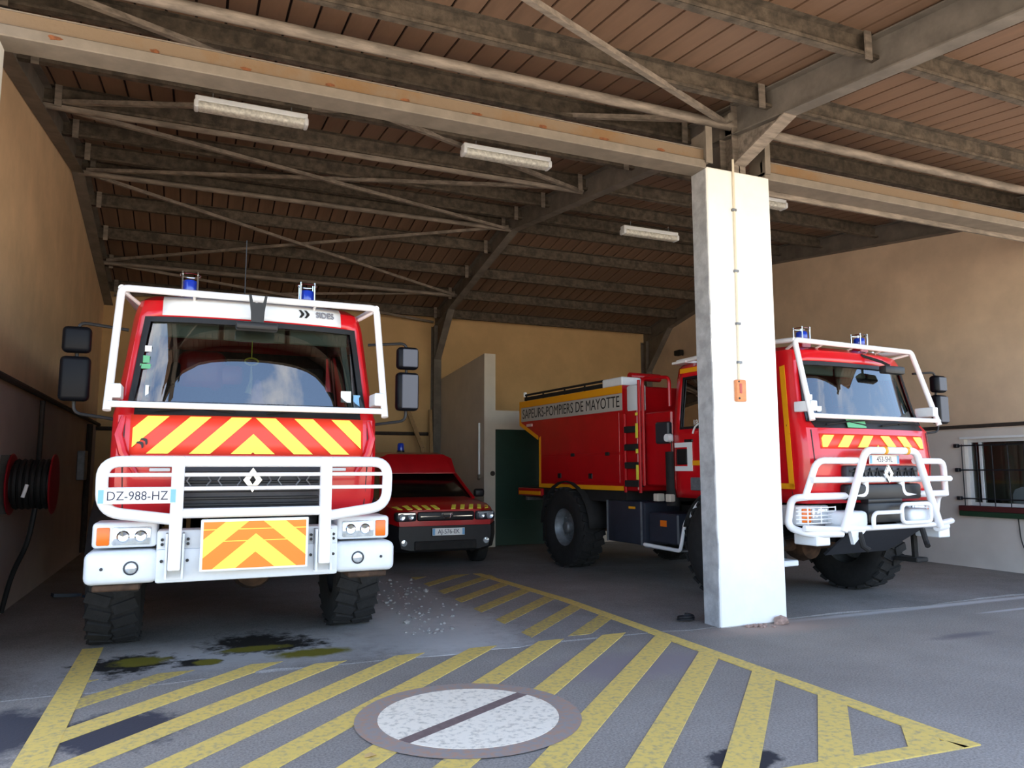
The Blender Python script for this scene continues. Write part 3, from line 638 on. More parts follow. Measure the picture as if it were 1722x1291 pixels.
# emblem sticker on the outermost yellow stripe
def arrows(parent, cx, cz, rot, sc, off):
    for k in range(2):
        poly = [(0,.5),(.28,.5),(.62,.1),(.62,-.1),(.28,-.5),(0,-.5),(.26,-.1),(.26,.1)]; ca, sa = math.cos(rot), math.sin(rot)
        q = [(cx+((u+k*.62)*ca - v*sa)*sc, cz+((u+k*.62)*sa + v*ca)*sc) for u, v in poly]
        obj('arrow_mark', MB().prism(q, lambda u, v: surf(u, v, off), lambda u, v: surf(u, v, off+.004)), BLACKINK, parent)
arrows(hp, -.85, 1.715, math.radians(45), .062, .0155)
# white roof brow with lettering
mb = MB(); mb.grid([[surf(-.74+.0925*k, z, .006) for k in range(17)] for z in (2.815, 2.86, 2.91, 2.95, 2.98, 3.005)]); rb = obj('roof_brow', mb, WHT, fe, smooth=1, recalc=False); rb.modifiers.new('t', 'SOLIDIFY').thickness = .006
arrows(rb, .36, 2.905, 0, .075, .013)
text('brow_text', 'SIDES', .085, mat('grey lettering', '#8a8a92', .5), rb, (.59, surf(.59, 2.905)[1]-.022, 2.905), (PI/2-.42, 0, .17), .006, sx=.82)
# grille and emblem
gr = obj('grille', MB().rbox(-.56, .56, .15, .24, 1.20, 1.56, .03, 2), DGY, fe, smooth=1)
for z in (1.25, 1.30, 1.36, 1.43, 1.50): obj('grille_bar', MB().rbox(-.53, .53, .135, .16, z-.012, z+.012, .006, 1), BLK, gr)
for k in range(-4, 5):
    if k: obj('grille_cell', MB().tube([(k*.115, .136, 1.40), (k*.115+.03*(1 if k % 2 else -1), .136, 1.44), (k*.115, .136, 1.49)], .007, 5), GAL, gr)
diamond(fe, 1.445, .85, .10)
for s in (-1, 1):
    obj('marker_strip', MB().rbox(s*.69-.075, s*.69+.075, .185, .22, 1.515, 1.54, .005, 1), STK, fe); obj('bonnet_vent', MB().box(s*.69-.09, s*.69+.09, .20, .23, 1.55, 1.60), DRED, fe)
    obj('corner_panel', MB().tube([surf(s*.97, 1.95, .0), surf(s*1.0, 1.8, .005), surf(s*.96, 1.66, .015), surf(s*.86, 1.5, .015)], [.02, .035, .035, .02], 8), RED, fe, smooth=1)
# bumper
bp_ = obj('bumper', MB().rbox(-.68, .68, 0, .24, .675, .93, .02, 2).rbox(-.68, .68, .02, .22, .9, 1.07, .02, 2), BWH, fe, smooth=1)
for s in (-1, 1):
    x0, x1 = sorted((s*.66, s*1.16)); obj('bumper_end', MB().rbox(x0, x1, .005, .45, .68, .925, .055, 4), BWH, fe, smooth=1)
    obj('bumper_step', MB().rbox(min(s*.78, s*1.1), max(s*.78, s*1.1), .05, .4, .63, .675, .01, 1), MUD, fe)
    hl = obj('headlamp_unit', MB().rbox(min(s*.68, s*1.12), max(s*.68, s*1.12), .06, .42, .945, 1.135, .03, 3), BWH, fe, smooth=1)
    obj('lens', MB().rbox(min(s*.72, s*.985), max(s*.72, s*.985), .045, .08, .965, 1.10, .012, 2), LENS, hl, smooth=1)
    obj('indicator', MB().rbox(min(s*1.0, s*1.09), max(s*1.0, s*1.09), .05, .12, .965, 1.10, .012, 2), IND, hl, smooth=1)
    for xx in (.79, .91): obj('reflector', MB().lathe([(.0, -.005), (.035, -.01), (.045, 0)], (s*xx, .044, 1.03), 'Y', 14), CHR, hl, smooth=1)
    fl = obj('fog_lamp', MB().lathe([(.052, .0), (.052, -.006), (.042, -.008), (.042, .0)], (s*.845, .004, .80), 'Y', 20), DGY, fe, smooth=1); obj('fog_lens', MB().lathe([(0, -.006), (.03, -.005), (.042, 0)], (s*.845, .004, .80), 'Y', 16), LENS, fl, smooth=1)
    obj('bolt', MB().lathe([(0, -.006), (.012, -.006), (.012, .004)], (s*1.04, .004, .80), 'Y', 8), DGY, fe)
    br_ = obj('bar_bracket', MB().box(s*.55-.065, s*.55-.05, -.10, .02, .72, 1.05).box(s*.55+.05, s*.55+.065, -.10, .02, .72, 1.05).box(s*.55-.065, s*.55+.065, -.01, .02, .70, 1.05), BWH, fe)
    for dx in (-.09, .09):
        for z in (1.0, .965, .84): obj('bolt', MB().lathe([(0, -.012), (.012, -.012), (.012, .0)], (s*.55+dx, 0, z), 'Y', 8), BLK, br_)
# bull bar
bb = bpy.data.objects.new('bull_bar', None); C.objects.link(bb); bb.parent = fe
yb = -.11
obj('outer_tube', MB().tube(fillet([(-.56, yb, 1.155), (-1.05, yb, 1.225), (-1.06, yb, 1.59), (1.06, yb, 1.59), (1.05, yb, 1.225), (.56, yb, 1.155)], .13, 7), .042, 12), TUB, bb, smooth=1)
obj('lower_tube', MB().tube([(-.56, yb, 1.20), (.56, yb, 1.20)], .037, 12), TUB, bb, smooth=1)
for z in (1.49, 1.385): obj('thin_bar', MB().tube([(-1.05, yb, z), (1.05, yb, z)], .015, 8), TUB, bb, smooth=1)
for s in (-1, 1): obj('upright', MB().rbox(s*.55-.045, s*.55+.045, yb-.045, yb+.045, .78, 1.63, .015, 2), TUB, bb, smooth=1)
plate(fe, -.815, yb-.055, 1.335, 'DZ-988-HZ')
# warning board
wb_ = obj('warning_board', MB().rbox(-.375, .425, -.10, -.085, .755, 1.15, .006, 1), WHT, fe); obj('board_stay', MB().box(-.3, -.26, -.09, 0, .9, 1.0).box(.3, .34, -.09, 0, .9, 1.0), BWH, fe)
obj('board_face', MB().box(-.355, .405, -.104, -.10, .775, 1.13), YEL, wb_)
for sg in (-1, 1):
    for k in range(-1, 4):
        v0 = -.045 + .28*k     # orange bands hang down from the centre line
        u = .38; poly = [(0, v0), (0, v0+.14), (u, v0+.14+u/1.2), (u, v0+u/1.2)]
        for kk in range(1):
            for lo, hi in ((0, .055), (.062, .145), (.152, .355)):
                p = clip(clip(poly, 0, 1, hi), 0, -1, -lo)
                if len(p) > 2: obj('orange_stripe', MB().prism(p, lambda a, b: (.025+sg*a, -.104, 1.13-b), lambda a, b: (.025+sg*a, -.1065, 1.13-b)), ORA, wb_)
        q = [(a, b - .28) for a, b in poly]
guard_frame(fe, 2.03, 3.0, .10, .38, 1.075, 1.045)
for s in (-1, 1): mirror(fe, s)
beacon(fe, -.545, .85, 3.045); beacon(fe, .48, .85, 3.045)
obj('antenna', MB().tube([(-.06, 1.2, 3.03), (-.06, 1.2, 3.75)], .006, 6), DGY, fe)
mb = MB(); a = surf(.0, 2.95); mb.prism([(-.075, 3.0), (-.055, 2.86), (-.05, 2.76), (.05, 2.76), (.055, 2.86), (.075, 3.0), (.055, 3.0), (.04, 2.93), (-.04, 2.93), (-.055, 3.0)], lambda u, v: (u, .22, v), lambda u, v: (u, .26, v)); obj('front_mirror_arm', mb, BLK, fe)
obj('front_mirror', MB().rbox(-.17, .17, .2, .32, 2.70, 2.765, .02, 2), BLK, fe, smooth=1)
for x, z, w_, h_, m_ in ((-.83, 2.52, .05, .05, STK), (-.84, 2.43, .05, .06, GRN), (-.845, 2.37, .08, .04, GRN), (-.82, 2.16, .025, .10, STK), (.78, 2.17, .09, .10, STK), (.88, 2.13, .06, .12, PBL)):
    q = surf(x, z, -.004); obj('glass_sticker', MB().box(x-w_/2, x+w_/2, q[1]-.002, q[1], z-h_/2, z+h_/2), m_, fe)
obj('rear_body', MB().rbox(-1.15, 1.15, 2.75, 6.6, 1.15, 2.95, .03, 2), RED, fe, smooth=1)
for s in (-1, 1):
    for y in (3.0, 4.2, 5.4): obj('locker_shutter', MB().box(s*1.15-.01, s*1.15+.01, y, y+1.05, 1.3, 2.7), GAL, fe)
obj('red_jacket', MB().rbox(-.62, -.2, 1.0, 1.2, 2.25, 2.62, .09, 3).rbox(-.3, -.05, 1.02, 1.15, 2.3, 2.5, .05, 2), DRED, fe, smooth=1)
hg = thing('hanging_ornament', 'yellow ring ornament hanging inside the left engine windscreen', 'ornament', (.445-.02, 6.33+.47, 0))
obj('ring', MB().tube([(.055*math.cos(2*PI*k/16), 0, 2.46+.03*math.sin(2*PI*k/16)) for k in range(16)], .008, 6, closed=True), YEL, hg); obj('cord', MB().tube([(0, 0, 2.64), (0, 0, 2.49)], .004, 5), YEL, hg); obj('tassel', MB().tube([(0, 0, 2.43), (0, 0, 2.3), (-.02, 0, 2.18)], [.006, .014, .03], 8), mat('yellow cream cord', '#d9d7a0', .8), hg); 
obj('pendant', MB().lathe([(0, .3), (.03, .28), (.05, .15), (.075, .02), (0, 0)], (.06, .06, 2.02), 'Z', 10), mat('mauve cloth', '#a585b8', .8), hg, smooth=1)

# ---------- right fire engine
rt = thing('fire_engine', 'dark red tanker fire engine parked behind the white pillar, lettered SAPEURS-POMPIERS DE MAYOTTE', 'fire engine', (6.99, 5.842, 0), math.radians(4.56), 'fire engines')
KZ = .885
cab(rt, RED); tow_and_chassis(rt, 3.5, 6.4, 1.42)
for s in (-1, 1):
    for y in (1.42, 4.92): wheel(rt, s*1.03, y, .62, .41, s, GAL)
    mudguard(rt, s*.80, s*1.2, 4.92, .74, .02*PI, .98*PI, CHA); mudguard(rt, s*.80, s*1.2, 1.42, .70, .1*PI, .7*PI, CHA)
mb = MB(); mb.grid([[surf(-.86+.1075*k, z, .004) for k in range(17)] for z in (1.74, 1.8, 1.9)]); hp = obj('bonnet_panel', mb, FRED, rt, recalc=False, smooth=1); hp.modifiers.new('t', 'SOLIDIFY').thickness = .006
chevrons(rt, .84, 1.885, .13, .06, .30, .15, .9, YEL, hp)
gr = obj('grille', MB().rbox(-.6, .6, .15, .24, 1.38, 1.56, .03, 2), DGY, rt, smooth=1)
for z in (1.43, 1.5): obj('grille_bar', MB().rbox(-.56, .56, .138, .16, z-.01, z+.01, .005, 1), BLK, gr)
for k in range(-4, 5):
    if k: obj('grille_cell', MB().tube([(k*.12-.05, .14, 1.4), (k*.12, .14, 1.53), (k*.12+.05, .14, 1.4)], .009, 5), BLK, gr)
diamond(rt, 1.47, .85, .10)
obj('lower_grille', MB().rbox(-.62, .62, .14, .24, 1.19, 1.36, .03, 2), BLK, rt, smooth=1)
plate(rt, .04, .17, 1.625, '453-SHL', w=.5, h=.1)
bb = bpy.data.objects.new('bull_bar', None); C.objects.link(bb); bb.parent = rt
yb = .05
obj('a_frame', MB().tube(fillet([(-.80, yb+.02, .88), (-.42, yb, 1.72), (.42, yb, 1.72), (.80, yb+.02, .88)], .09, 5), .04, 12), TUB, bb, smooth=1)
for x in (-.12, .25): obj('strap', MB().tube([(x-.02, yb, 1.72), (x+.02, yb, 1.72)], .046, 12), AMB, bb)
for s in (-1, 1):
    obj('outer_tube', MB().tube(fillet([(s*.46, yb+.05, 1.61), (s*1.05, yb+.10, 1.61), (s*1.17, yb+.17, 1.22)], .1, 5), .036, 10), TUB, bb, smooth=1)
    obj('loop_tube', MB().tube(fillet([(s*.30, yb+.12, 1.42), (s*.30, yb+.12, 1.24), (s*1.17, yb+.15, 1.24), (s*1.22, yb+.3, 1.22), (s*1.23, yb+.36, .92), (s*1.15, yb+.15, .86), (s*.78, yb+.05, .86)], .09, 5), .038, 10), TUB, bb, smooth=1)
    obj('stub', MB().tube([(s*.8, yb+.05, .9), (s*1.22, yb+.15, .92)], .034, 8), TUB, bb, smooth=1)
    hl = obj('headlamp_unit', MB().rbox(min(s*.66, s*1.12), max(s*.66, s*1.12), .34, .62, .93, 1.14, .03, 3), BWH, rt, smooth=1)
    obj('lens', MB().rbox(min(s*.7, s*.95), max(s*.7, s*.95), .32, .36, .96, 1.11, .012, 2), LENS, hl, smooth=1); obj('indicator', MB().rbox(min(s*.96, s*1.09), max(s*.96, s*1.09), .325, .38, .96, 1.11, .012, 2), IND, hl, smooth=1)
    mb = MB()
    for z in (.96, 1.0, 1.04, 1.08, 1.12): mb.tube([(s*.66, .27, z), (s*1.08, .27, z), (s*1.15, .36, z)], .007, 5)
    for x in (.66, .88, 1.08): mb.tube([(s*x, .27, .95), (s*x, .27, 1.13)], .007, 5)
    obj('lamp_guard', mb, TUB, hl)
    obj('bumper_end', MB().rbox(min(s*.35, s*.72), max(s*.35, s*.72), .1, .4, .9, 1.08, .05, 3), BWH, rt, smooth=1)
    obj('step_block', MB().rbox(min(s*.9, s*1.1), max(s*.9, s*1.1), .15, .45, .74, .85, .01, 1), BWH, rt)
    obj('tow_hook', MB().tube([(s*.52, .1, .86), (s*.52, .06, .72), (s*.48, .02, .68)], .03, 8), CHA, rt, smooth=1)
obj('mid_tube', MB().tube([(-1.14, yb+.1, 1.41), (1.16, yb+.1, 1.41)], .034, 10), TUB, bb, smooth=1)
obj('lower_tube', MB().tube([(-.8, yb+.06, .90), (.8, yb+.06, .90)], .03, 10), TUB, bb, smooth=1)
obj('lamp_hoop', MB().tube(fillet([(.12, yb, .94), (.12, yb, 1.14), (.62, yb, 1.14), (.62, yb, .94)], .07, 5, True), .022, 8, closed=True), TUB, bb, smooth=1)
obj('winch_hoop', MB().tube(fillet([(-.35, yb, .9), (-.35, yb, 1.06), (.1, yb, 1.06)], .08), .022, 8), TUB, bb, smooth=1)
obj('winch', MB().rbox(-.3, .3, .14, .4, .94, 1.16, .03, 2).tube([(-.28, .2, 1.18), (.28, .2, 1.18)], .05, 10), BLK, rt, smooth=1)
obj('skid_plate', MB().hexa([(-.62,.12,.88),(.62,.12,.88),(.62,.14,.88),(-.62,.14,.88),(-.52,.55,.58),(.52,.55,.58),(.52,.57,.60),(-.52,.57,.60)]), DGY, rt)
obj('bumper_gusset', MB().hexa([(-.62,.09,.74),(-.42,.09,.88),(-.42,.13,.88),(-.62,.13,.74),(-.66,.09,.88),(-.46,.09,.9),(-.46,.13,.9),(-.66,.13,.88)]), BWH, rt)
obj('side_step', MB().rbox(-1.2, -.98, .5, .8, .5, .56, .01, 1), BWH, rt); obj('side_step', MB().rbox(.98, 1.2, .5, .8, .42, .47, .01, 1), CHA, rt)
obj('step_hanger', MB().tube([(1.02, .55, .86), (1.1, .6, .45)], .04, 6), CHA, rt)
guard_frame(rt, 2.08, 2.925, .17, .42, 1.06, .99, zr=2.85)
mirror(rt, 1)
beacon(rt, -.46, .78, 2.985, .75); beacon(rt, .54, .78, 2.985, .75)
for x in (-.46, .54): obj('beacon_mount', MB().rbox(x-.07, x+.07, .71, .85, 2.88, 2.985, .01, 1), DRED, rt)
obj('front_mirror_arm', MB().tube([(.1, .44, 2.83), (.25, .28, 2.74), (.3, .22, 2.69)], .016, 8), BLK, rt); obj('front_mirror', MB().rbox(.18, .52, .18, .28, 2.60, 2.69, .02, 2), BLK, rt, smooth=1)
q = surf(-.35, 2.03, .03); obj('permit_card', MB().obox((-.3, q[1], 2.02), (.3, .006, .10), (-.25, 0, 0)), GRN, rt)
for x, z in ((-.82, 2.3), (-.80, 2.22), (-.74, 2.17)): q = surf(x, z, -.004); obj('glass_sticker', MB().box(x-.035, x+.035, q[1]-.002, q[1], z-.03, z+.03), STK, rt)
# cab side livery (truck's right flank faces the camera)
def side_strip(pts, w, m, name='reflective_strip', parent=rt, sgn=-1):
    mb = MB()
    for (ya, za), (yb_, zb) in zip(pts[:-1], pts[1:]):
        xa = sgn*(lerpt(WT, zinv(za))+.008); xb = sgn*(lerpt(WT, zinv(zb))+.008); d = Vector((0, yb_-ya, zb-za)).normalized(); nrm = Vector((0, -d.z, d.y))*w/2
        A = Vector((xa, ya, za)); B = Vector((xb, yb_, zb)); e = Vector((sgn*.004, 0, 0)); mb.hexa([A-nrm, B-nrm, B-nrm+e, A-nrm+e, A+nrm, B+nrm, B+nrm+e, A+nrm+e])
    return obj(name, mb, m, parent)
for sg in (-1, 1):
    side_strip([(.62, 2.66), (.50, 1.9), (.47, 1.32)], .07, AMB, sgn=sg); side_strip([(.435, 1.34), (1.1, 1.34)], .06, AMB, sgn=sg); side_strip([(1.55, 1.60), (2.12, 1.60)], .06, AMB, sgn=sg); side_strip([(.80, 2.80), (2.36, 2.80)], .06, AMB, sgn=sg)
mb = MB(); mb.box(-1.075, -1.066, 2.03, 2.36, 1.80, 1.86).box(-1.075, -1.066, 2.03, 2.36, 1.50, 1.56).box(-1.075, -1.066, 2.03, 2.12, 1.56, 1.80); obj('white_handle_surround', mb, STK, rt); obj('grab_recess', MB().rbox(-1.072, -1.05, 2.13, 2.33, 1.58, 1.78, .02, 2), BLK, rt)
mb = MB(); mb.tube([(-1.075, 1.88+.13*math.cos(a), 1.92+.16*math.sin(a)) for a in [PI*.1+k*PI*1.2/12 for k in range(13)]], .012, 5); obj('door_crest', mb, STK, rt)
text('crest_text', '18', .1, STK, rt, (-1.073, 1.95, 2.1), FLANK, .001)
# tank body with livery
def flank(poly, x0, x1): return MB().prism(poly, lambda u, v: (x0, u, v), lambda u, v: (x1, u, v))
BP = [(3.42, 1.22), (3.42, 2.72), (6.53, 2.72), (6.53, 2.33), (5.83, 2.04), (5.83, 1.22)]
body = obj('tank_body', flank(BP, -1.12, 1.12), DRED, rt)
for sg in (-1, 1):
    xo = sg*1.12; e = sg*.006
    obj('reflective_strip', flank([(3.42, 2.61), (3.42, 2.72), (6.53, 2.72), (6.53, 2.61)], xo, xo+e), AMB, body)
    obj('reflective_strip', flank([(6.47, 2.35), (6.53, 2.35), (6.53, 2.61), (6.47, 2.61)], xo, xo+e), AMB, body)
    obj('lettering_band', flank([(3.42, 2.36), (3.42, 2.605), (6.465, 2.605), (6.465, 2.36)], xo, xo+e), SIL, body)
    obj('reflective_strip', flank([(5.86, 2.02), (5.86, 2.09), (6.53, 2.37), (6.53, 2.30)], xo, xo+e), AMB, body)
    obj('reflective_strip', flank([(5.77, 1.22), (5.83, 1.22), (5.83, 2.05), (5.77, 2.08)], xo, xo+e), AMB, body)
    obj('reflective_strip', flank([(3.42, 1.22), (5.77, 1.22), (5.77, 1.285), (3.42, 1.285)], xo, xo+e), AMB, body)
    for za, zb, ya, yb_ in ((1.76, 2.33, 3.5, 5.7), (1.33, 1.73, 3.5, 5.7)): obj('locker_door', MB().rbox(min(xo, xo+e*1.3), max(xo, xo+e*1.3), ya, yb_, za, zb, .003, 1), DRED, body)
    for y in (4.25, 5.15): obj('door_latch', MB().rbox(min(xo, xo+sg*.02), max(xo, xo+sg*.02), y-.05, y+.05, 1.38, 1.46, .006, 1), BLK, body)
    for y in (3.8, 4.75): obj('door_latch', MB().rbox(min(xo, xo+sg*.02), max(xo, xo+sg*.02), y-.05, y+.05, 1.72, 1.77, .006, 1), CHA, body)
    obj('side_lamp', MB().rbox(min(xo, xo+sg*.02), max(xo, xo+sg*.02), 6.05, 6.25, 2.26, 2.31, .006, 1), mat('pale lamp lens', '#e6b8b8', .3), body)
text('side_lettering', 'SAPEURS-POMPIERS DE MAYOTTE', .235, BLACKINK, body, (-1.1265, 4.945, 2.482), FLANK, .001, sx=.83)
text('side_lettering', 'SAPEURS-POMPIERS DE MAYOTTE', .235, BLACKINK, body, (1.1265, 4.945, 2.482), (PI/2, 0, PI/2), .001, sx=.83)
obj('rear_ledge', MB().rbox(-1.12, 1.12, 5.75, 6.6, 1.07, 1.2, .01, 1), DRED, rt); obj('reflective_strip', MB().box(-1.128, -1.12, 5.8, 6.55, 1.09, 1.15), AMB, rt); obj('tail_lamp_bar', MB().rbox(-1.0, 1.0, 6.45, 6.55, .98, 1.06, .01, 1), GAL, rt)
obj('under_tray', MB().box(-1.08, 1.08, 3.42, 6.5, 1.05, 1.22), CHA, rt)
# roof gear
for sx in (-1.05, 1.05):
    mb = MB(); mb.tube([(sx, 3.9, 2.84), (sx, 6.45, 2.84)], .02, 6); [mb.tube([(sx, y, 2.72), (sx, y, 2.84)], .015, 6) for y in (3.9, 4.5, 5.1, 5.8, 6.4)]; mb.box(sx-.015, sx+.015, 3.9, 6.45, 2.74, 2.80)
    obj('roof_rail', mb, CHA, rt)
obj('roof_chest', MB().rbox(-1.1, -.75, 3.45, 3.95, 2.72, 2.85, .015, 1), WHT, rt); obj('hose_bundle', MB().tube([(-.85, 3.6, 2.88), (-.3, 3.6, 2.88)], .06, 10), DRED, rt, smooth=1)
obj('corner_lamp', MB().lathe([(0,-.05),(.03,-.05),(.03,.03),(0,.04)], (-1.05, 6.45, 2.86), 'Z', 10), WHT, rt)
# gap between cab and tank: end cabinet, ladder, roll rail
obj('front_cabinet', MB().rbox(-1.10, 1.10, 3.1, 3.41, 1.22, 2.68, .02, 1), DRED, rt); obj('steel_drum_end', MB().rbox(-1.11, -.95, 3.08, 3.34, 2.33, 2.70, .03, 2), mat('pale grey steel', '#dfe4ea', .3), rt, smooth=1)
obj('ladder_rail', MB().tube([(-1.13, 3.02, 1.2), (-1.13, 3.02, 2.75)], .022, 8).tube([(-1.13, 3.36, 1.2), (-1.13, 3.36, 2.3)], .022, 8), DRED, rt, smooth=1)
for z in (1.35, 1.6, 1.85, 2.1): obj('ladder_rung', MB().rbox(-1.15, -1.05, 3.04, 3.36, z-.07, z+.02, .005, 1), CHA, rt)
for z0, z1 in ((1.38, 1.58), (1.74, 1.80), (1.95, 2.15), (2.26, 2.30)): obj('ladder_mark', MB().box(-1.156, -1.15, 3.03, 3.08, z0, z1), YEL, rt)
obj('roll_rail', MB().tube(fillet([(-1.08, 3.0, 1.3), (-1.08, 3.0, 2.78), (-1.02, 2.5, 2.74), (-1.02, 2.5, 2.35)], .08), .024, 8), DRED, rt, smooth=1)
obj('equipment_rack', MB().rbox(-1.0, 1.0, 2.5, 3.08, 1.3, 2.3, .02, 1), DRED, rt); obj('rack_box', MB().rbox(-1.06, -.98, 2.5, 2.78, 1.86, 2.15, .02, 1), DGY, rt)
obj('air_filter', MB().tube([(-1.0, 2.5, 1.05), (-1.0, 2.5, 1.75)], .09, 12), CHA, rt, smooth=1); obj('filter_cap', MB().lathe([(0,-.04),(.05,-.04),(.06,.04),(0,.05)], (-1.08, 2.47, 1.93), 'X', 12), WHT, rt)
for y in (2.5, 2.75): obj('spare_can', MB().rbox(-1.12, -1.0, y-.08, y+.02, 1.1, 1.2, .01, 1), PARTW, rt)
obj('fuel_tank', MB().rbox(-1.13, -.5, 2.95, 3.85, .50, 1.08, .03, 2), BLUG, rt, smooth=1); obj('fuel_tank', MB().rbox(.5, 1.13, 2.95, 3.85, .50, 1.08, .03, 2), BLUG, rt, smooth=1)
obj('battery_box', MB().rbox(-1.12, -.5, 2.28, 2.88, .56, .95, .02, 1), BLUG, rt); obj('side_reflector', MB().box(-1.13, -1.12, 2.5, 2.62, .78, .86), IND, rt); obj('tank_marker', MB().box(-1.135, -1.13, 3.15, 3.3, .98, 1.01), AMB, rt)
obj('tank_strap', MB().box(-1.14, -1.13, 3.0, 3.03, .5, 1.08).box(-1.14, -1.13, 3.8, 3.83, .5, 1.08), GAL, rt)
obj('step_tube', MB().tube(fillet([(-1.14, 2.95, .52), (-1.14, 2.22, .50), (-1.14, 2.12, .85), (-1.14, 1.85, 1.14)], .05), .024, 8), TUB, rt, smooth=1); obj('step_plate', MB().box(-1.14, -.9, 2.25, 2.95, .48, .50), GAL, rt)
obj('cab_step', MB().rbox(-1.1, -1.04, 1.75, 2.05, 1.26, 1.42, .01, 1), GAL, rt); obj('roof_rack', MB().tube([(-.95, 2.4, 2.93), (-.95, .9, 2.97)], .03, 8).tube([(.95, 2.4, 2.93), (.95, .9, 2.97)], .03, 8).box(-1.0, 1.0, 2.2, 2.46, 2.90, 2.93), TUB, rt, smooth=1)
mb = MB(); mb.box(-1.2, -.85, 5.55, 5.58, .35, 1.1); obj('mud_flap', mb, CHA, rt)

# ---------- fire car
cr_ = thing('fire_car', 'small red and black fire car with raised roof, parked at the back', 'car', (3.62, 11.12, 0), 0)
def sect(y, pts): return [(x, y, z) for x, z in pts] + [(-x, y, z) for x, z in reversed(pts)]
low = [sect(.02, [(.55,.30),(.70,.34),(.74,.5),(.74,.66)]), sect(.16, [(.66,.26),(.82,.32),(.86,.5),(.86,.70)]), sect(.45, [(.7,.25),(.86,.30),(.90,.5),(.90,.72)]), sect(3.6, [(.7,.28),(.86,.32),(.90,.5),(.90,.72)]), sect(4.2, [(.6,.35),(.78,.4),(.82,.5),(.82,.72)])]
mb = MB(); mb.grid(low, closed=True); mb.f += [tuple(range(8)), tuple(32+k for k in range(8))]; obj('lower_body', mb, BLK, cr_, smooth=1)
up = [sect(.03, [(.73,.665),(.74,.74),(.70,.86),(.5,.905)]), sect(.17, [(.85,.70),(.85,.80),(.80,.92),(.55,.965)]), sect(.5, [(.895,.72),(.895,.84),(.85,.97),(.6,1.02)]), sect(1.1, [(.895,.72),(.895,.86),(.86,1.02),(.66,1.07)]), sect(3.7, [(.895,.72),(.895,.86),(.86,1.02),(.66,1.07)]), sect(4.2, [(.81,.72),(.81,.86),(.78,1.02),(.6,1.07)])]
mb = MB(); mb.grid(up, closed=True); mb.f += [tuple(range(8)), tuple(40+k for k in range(8))]; ub = obj('upper_body', mb, DRED, cr_, smooth=1)
gh = [sect(1.05, [(.80,1.03),(.79,1.05),(.70,1.06)]), sect(1.62, [(.80,1.04),(.68,1.44),(.60,1.46)]), sect(3.6, [(.80,1.04),(.68,1.44),(.6,1.46)]), sect(4.05, [(.78,1.04),(.66,1.4),(.58,1.42)])]
mb = MB(); mb.grid(gh, closed=True); mb.f += [tuple(range(6)), tuple(18+k for k in range(6))]; obj('glasshouse', mb, mat('dark car glass', '#0c0f10', .12, spec=.6), cr_, smooth=1)
for s in (-1, 1):
    obj('roof_pillar', MB().tube([(s*.80, 1.0, 1.04), (s*.665, 1.58, 1.45), (s*.68, 3.5, 1.46)], .03, 8), DRED, cr_, smooth=1)
    obj('door_mirror', MB().rbox(min(s*.88, s*1.06), max(s*.88, s*1.06), 1.12, 1.24, 1.05, 1.19, .04, 3), BLK, cr_, smooth=1)
    hl = obj('headlamp', MB().rbox(min(s*.47, s*.80), max(s*.47, s*.80), -.02, .16, .74, .88, .04, 3), DGY, cr_, smooth=1)
    for xx, rr in ((.57, .052), (.71, .062)): obj('reflector', MB().lathe([(0, -.02), (rr*.7, -.03), (rr, 0)], (s*xx, -.015, .81), 'Y', 16), LENS, hl, smooth=1)
    obj('lamp_lens', MB().rbox(min(s*.50, s*.77), max(s*.50, s*.77), -.032, -.02, .84, .87, .005, 1), LENS, hl)
    obj('fog_lamp', MB().lathe([(0, -.02), (.045, -.015), (.055, .02)], (s*.66, .02, .42), 'Y', 14), LENS, cr_, smooth=1)
    for y in (.82, 3.45):
        wt = bpy.data.objects.new('wheel', None); C.objects.link(wt); wt.parent = cr_
        obj('tyre', MB().lathe([(.2,-.09),(.30,-.10),(.335,-.08),(.34,0),(.335,.08),(.30,.10),(.2,.09)], (s*.80, y, .34), 'X', 28), RUB, wt, smooth=1); obj('rim', MB().lathe([(0,s*.05),(.08,s*.05),(.19,s*.03),(.21,s*.09),(.21,-s*.08)], (s*.80, y, .34), 'X', 18), GAL, wt, smooth=1)
mb = MB(); rr = [sect(1.55, [(.68,1.45),(.66,1.46),(.60,1.47)]), sect(1.78, [(.70,1.45),(.66,1.72),(.50,1.79)]), sect(2.2, [(.72,1.45),(.68,1.76),(.5,1.83)]), sect(4.0, [(.72,1.45),(.68,1.76),(.5,1.83)])]
mb.grid(rr, closed=True); mb.f += [tuple(range(6)), tuple(18+k for k in range(6))]; obj('raised_roof', mb, DRED, cr_, smooth=1)
gl = obj('grille', MB().rbox(-.46, .46, -.01, .1, .74, .88, .03, 2), BLK, cr_, smooth=1); obj('chrome_bar', MB().rbox(-.42, -.1, -.022, -.01, .80, .82, .005, 1).rbox(.1, .42, -.022, -.01, .80, .82, .005, 1), CHR, gl)
mb = MB(); mb.tube([(-.07, -.03, .85), (-.05, -.03, .78), (0, -.03, .78), (.05, -.03, .78), (.07, -.03, .85)], .014, 6).box(-.09, .09, -.035, -.02, .83, .86); obj('emblem', mb, CHR, gl)
plate(cr_, .03, -.02, .575, 'AJ-576-EK')
obj('lower_intake', MB().rbox(-.5, .5, -.005, .06, .3, .44, .02, 2), CHA, cr_)
def bon(u, v, off):      # point on the bonnet skin behind its front edge
    a = abs(u); y = .045 + .10*max(0, (a-.4)/.35)**2 + v; t = min(1, (y-.03)/.14)
    x1, z1, x2, z2 = .5+.05*t, .905+.06*t, .70+.10*t, .86+.06*t; z1 += max(0, y-.17)*.16; z2 += max(0, y-.17)*.15
    z = z1 if a < x1 else z1 + (z2-z1)*(a-x1)/(x2-x1)
    return (u, y, z+off)
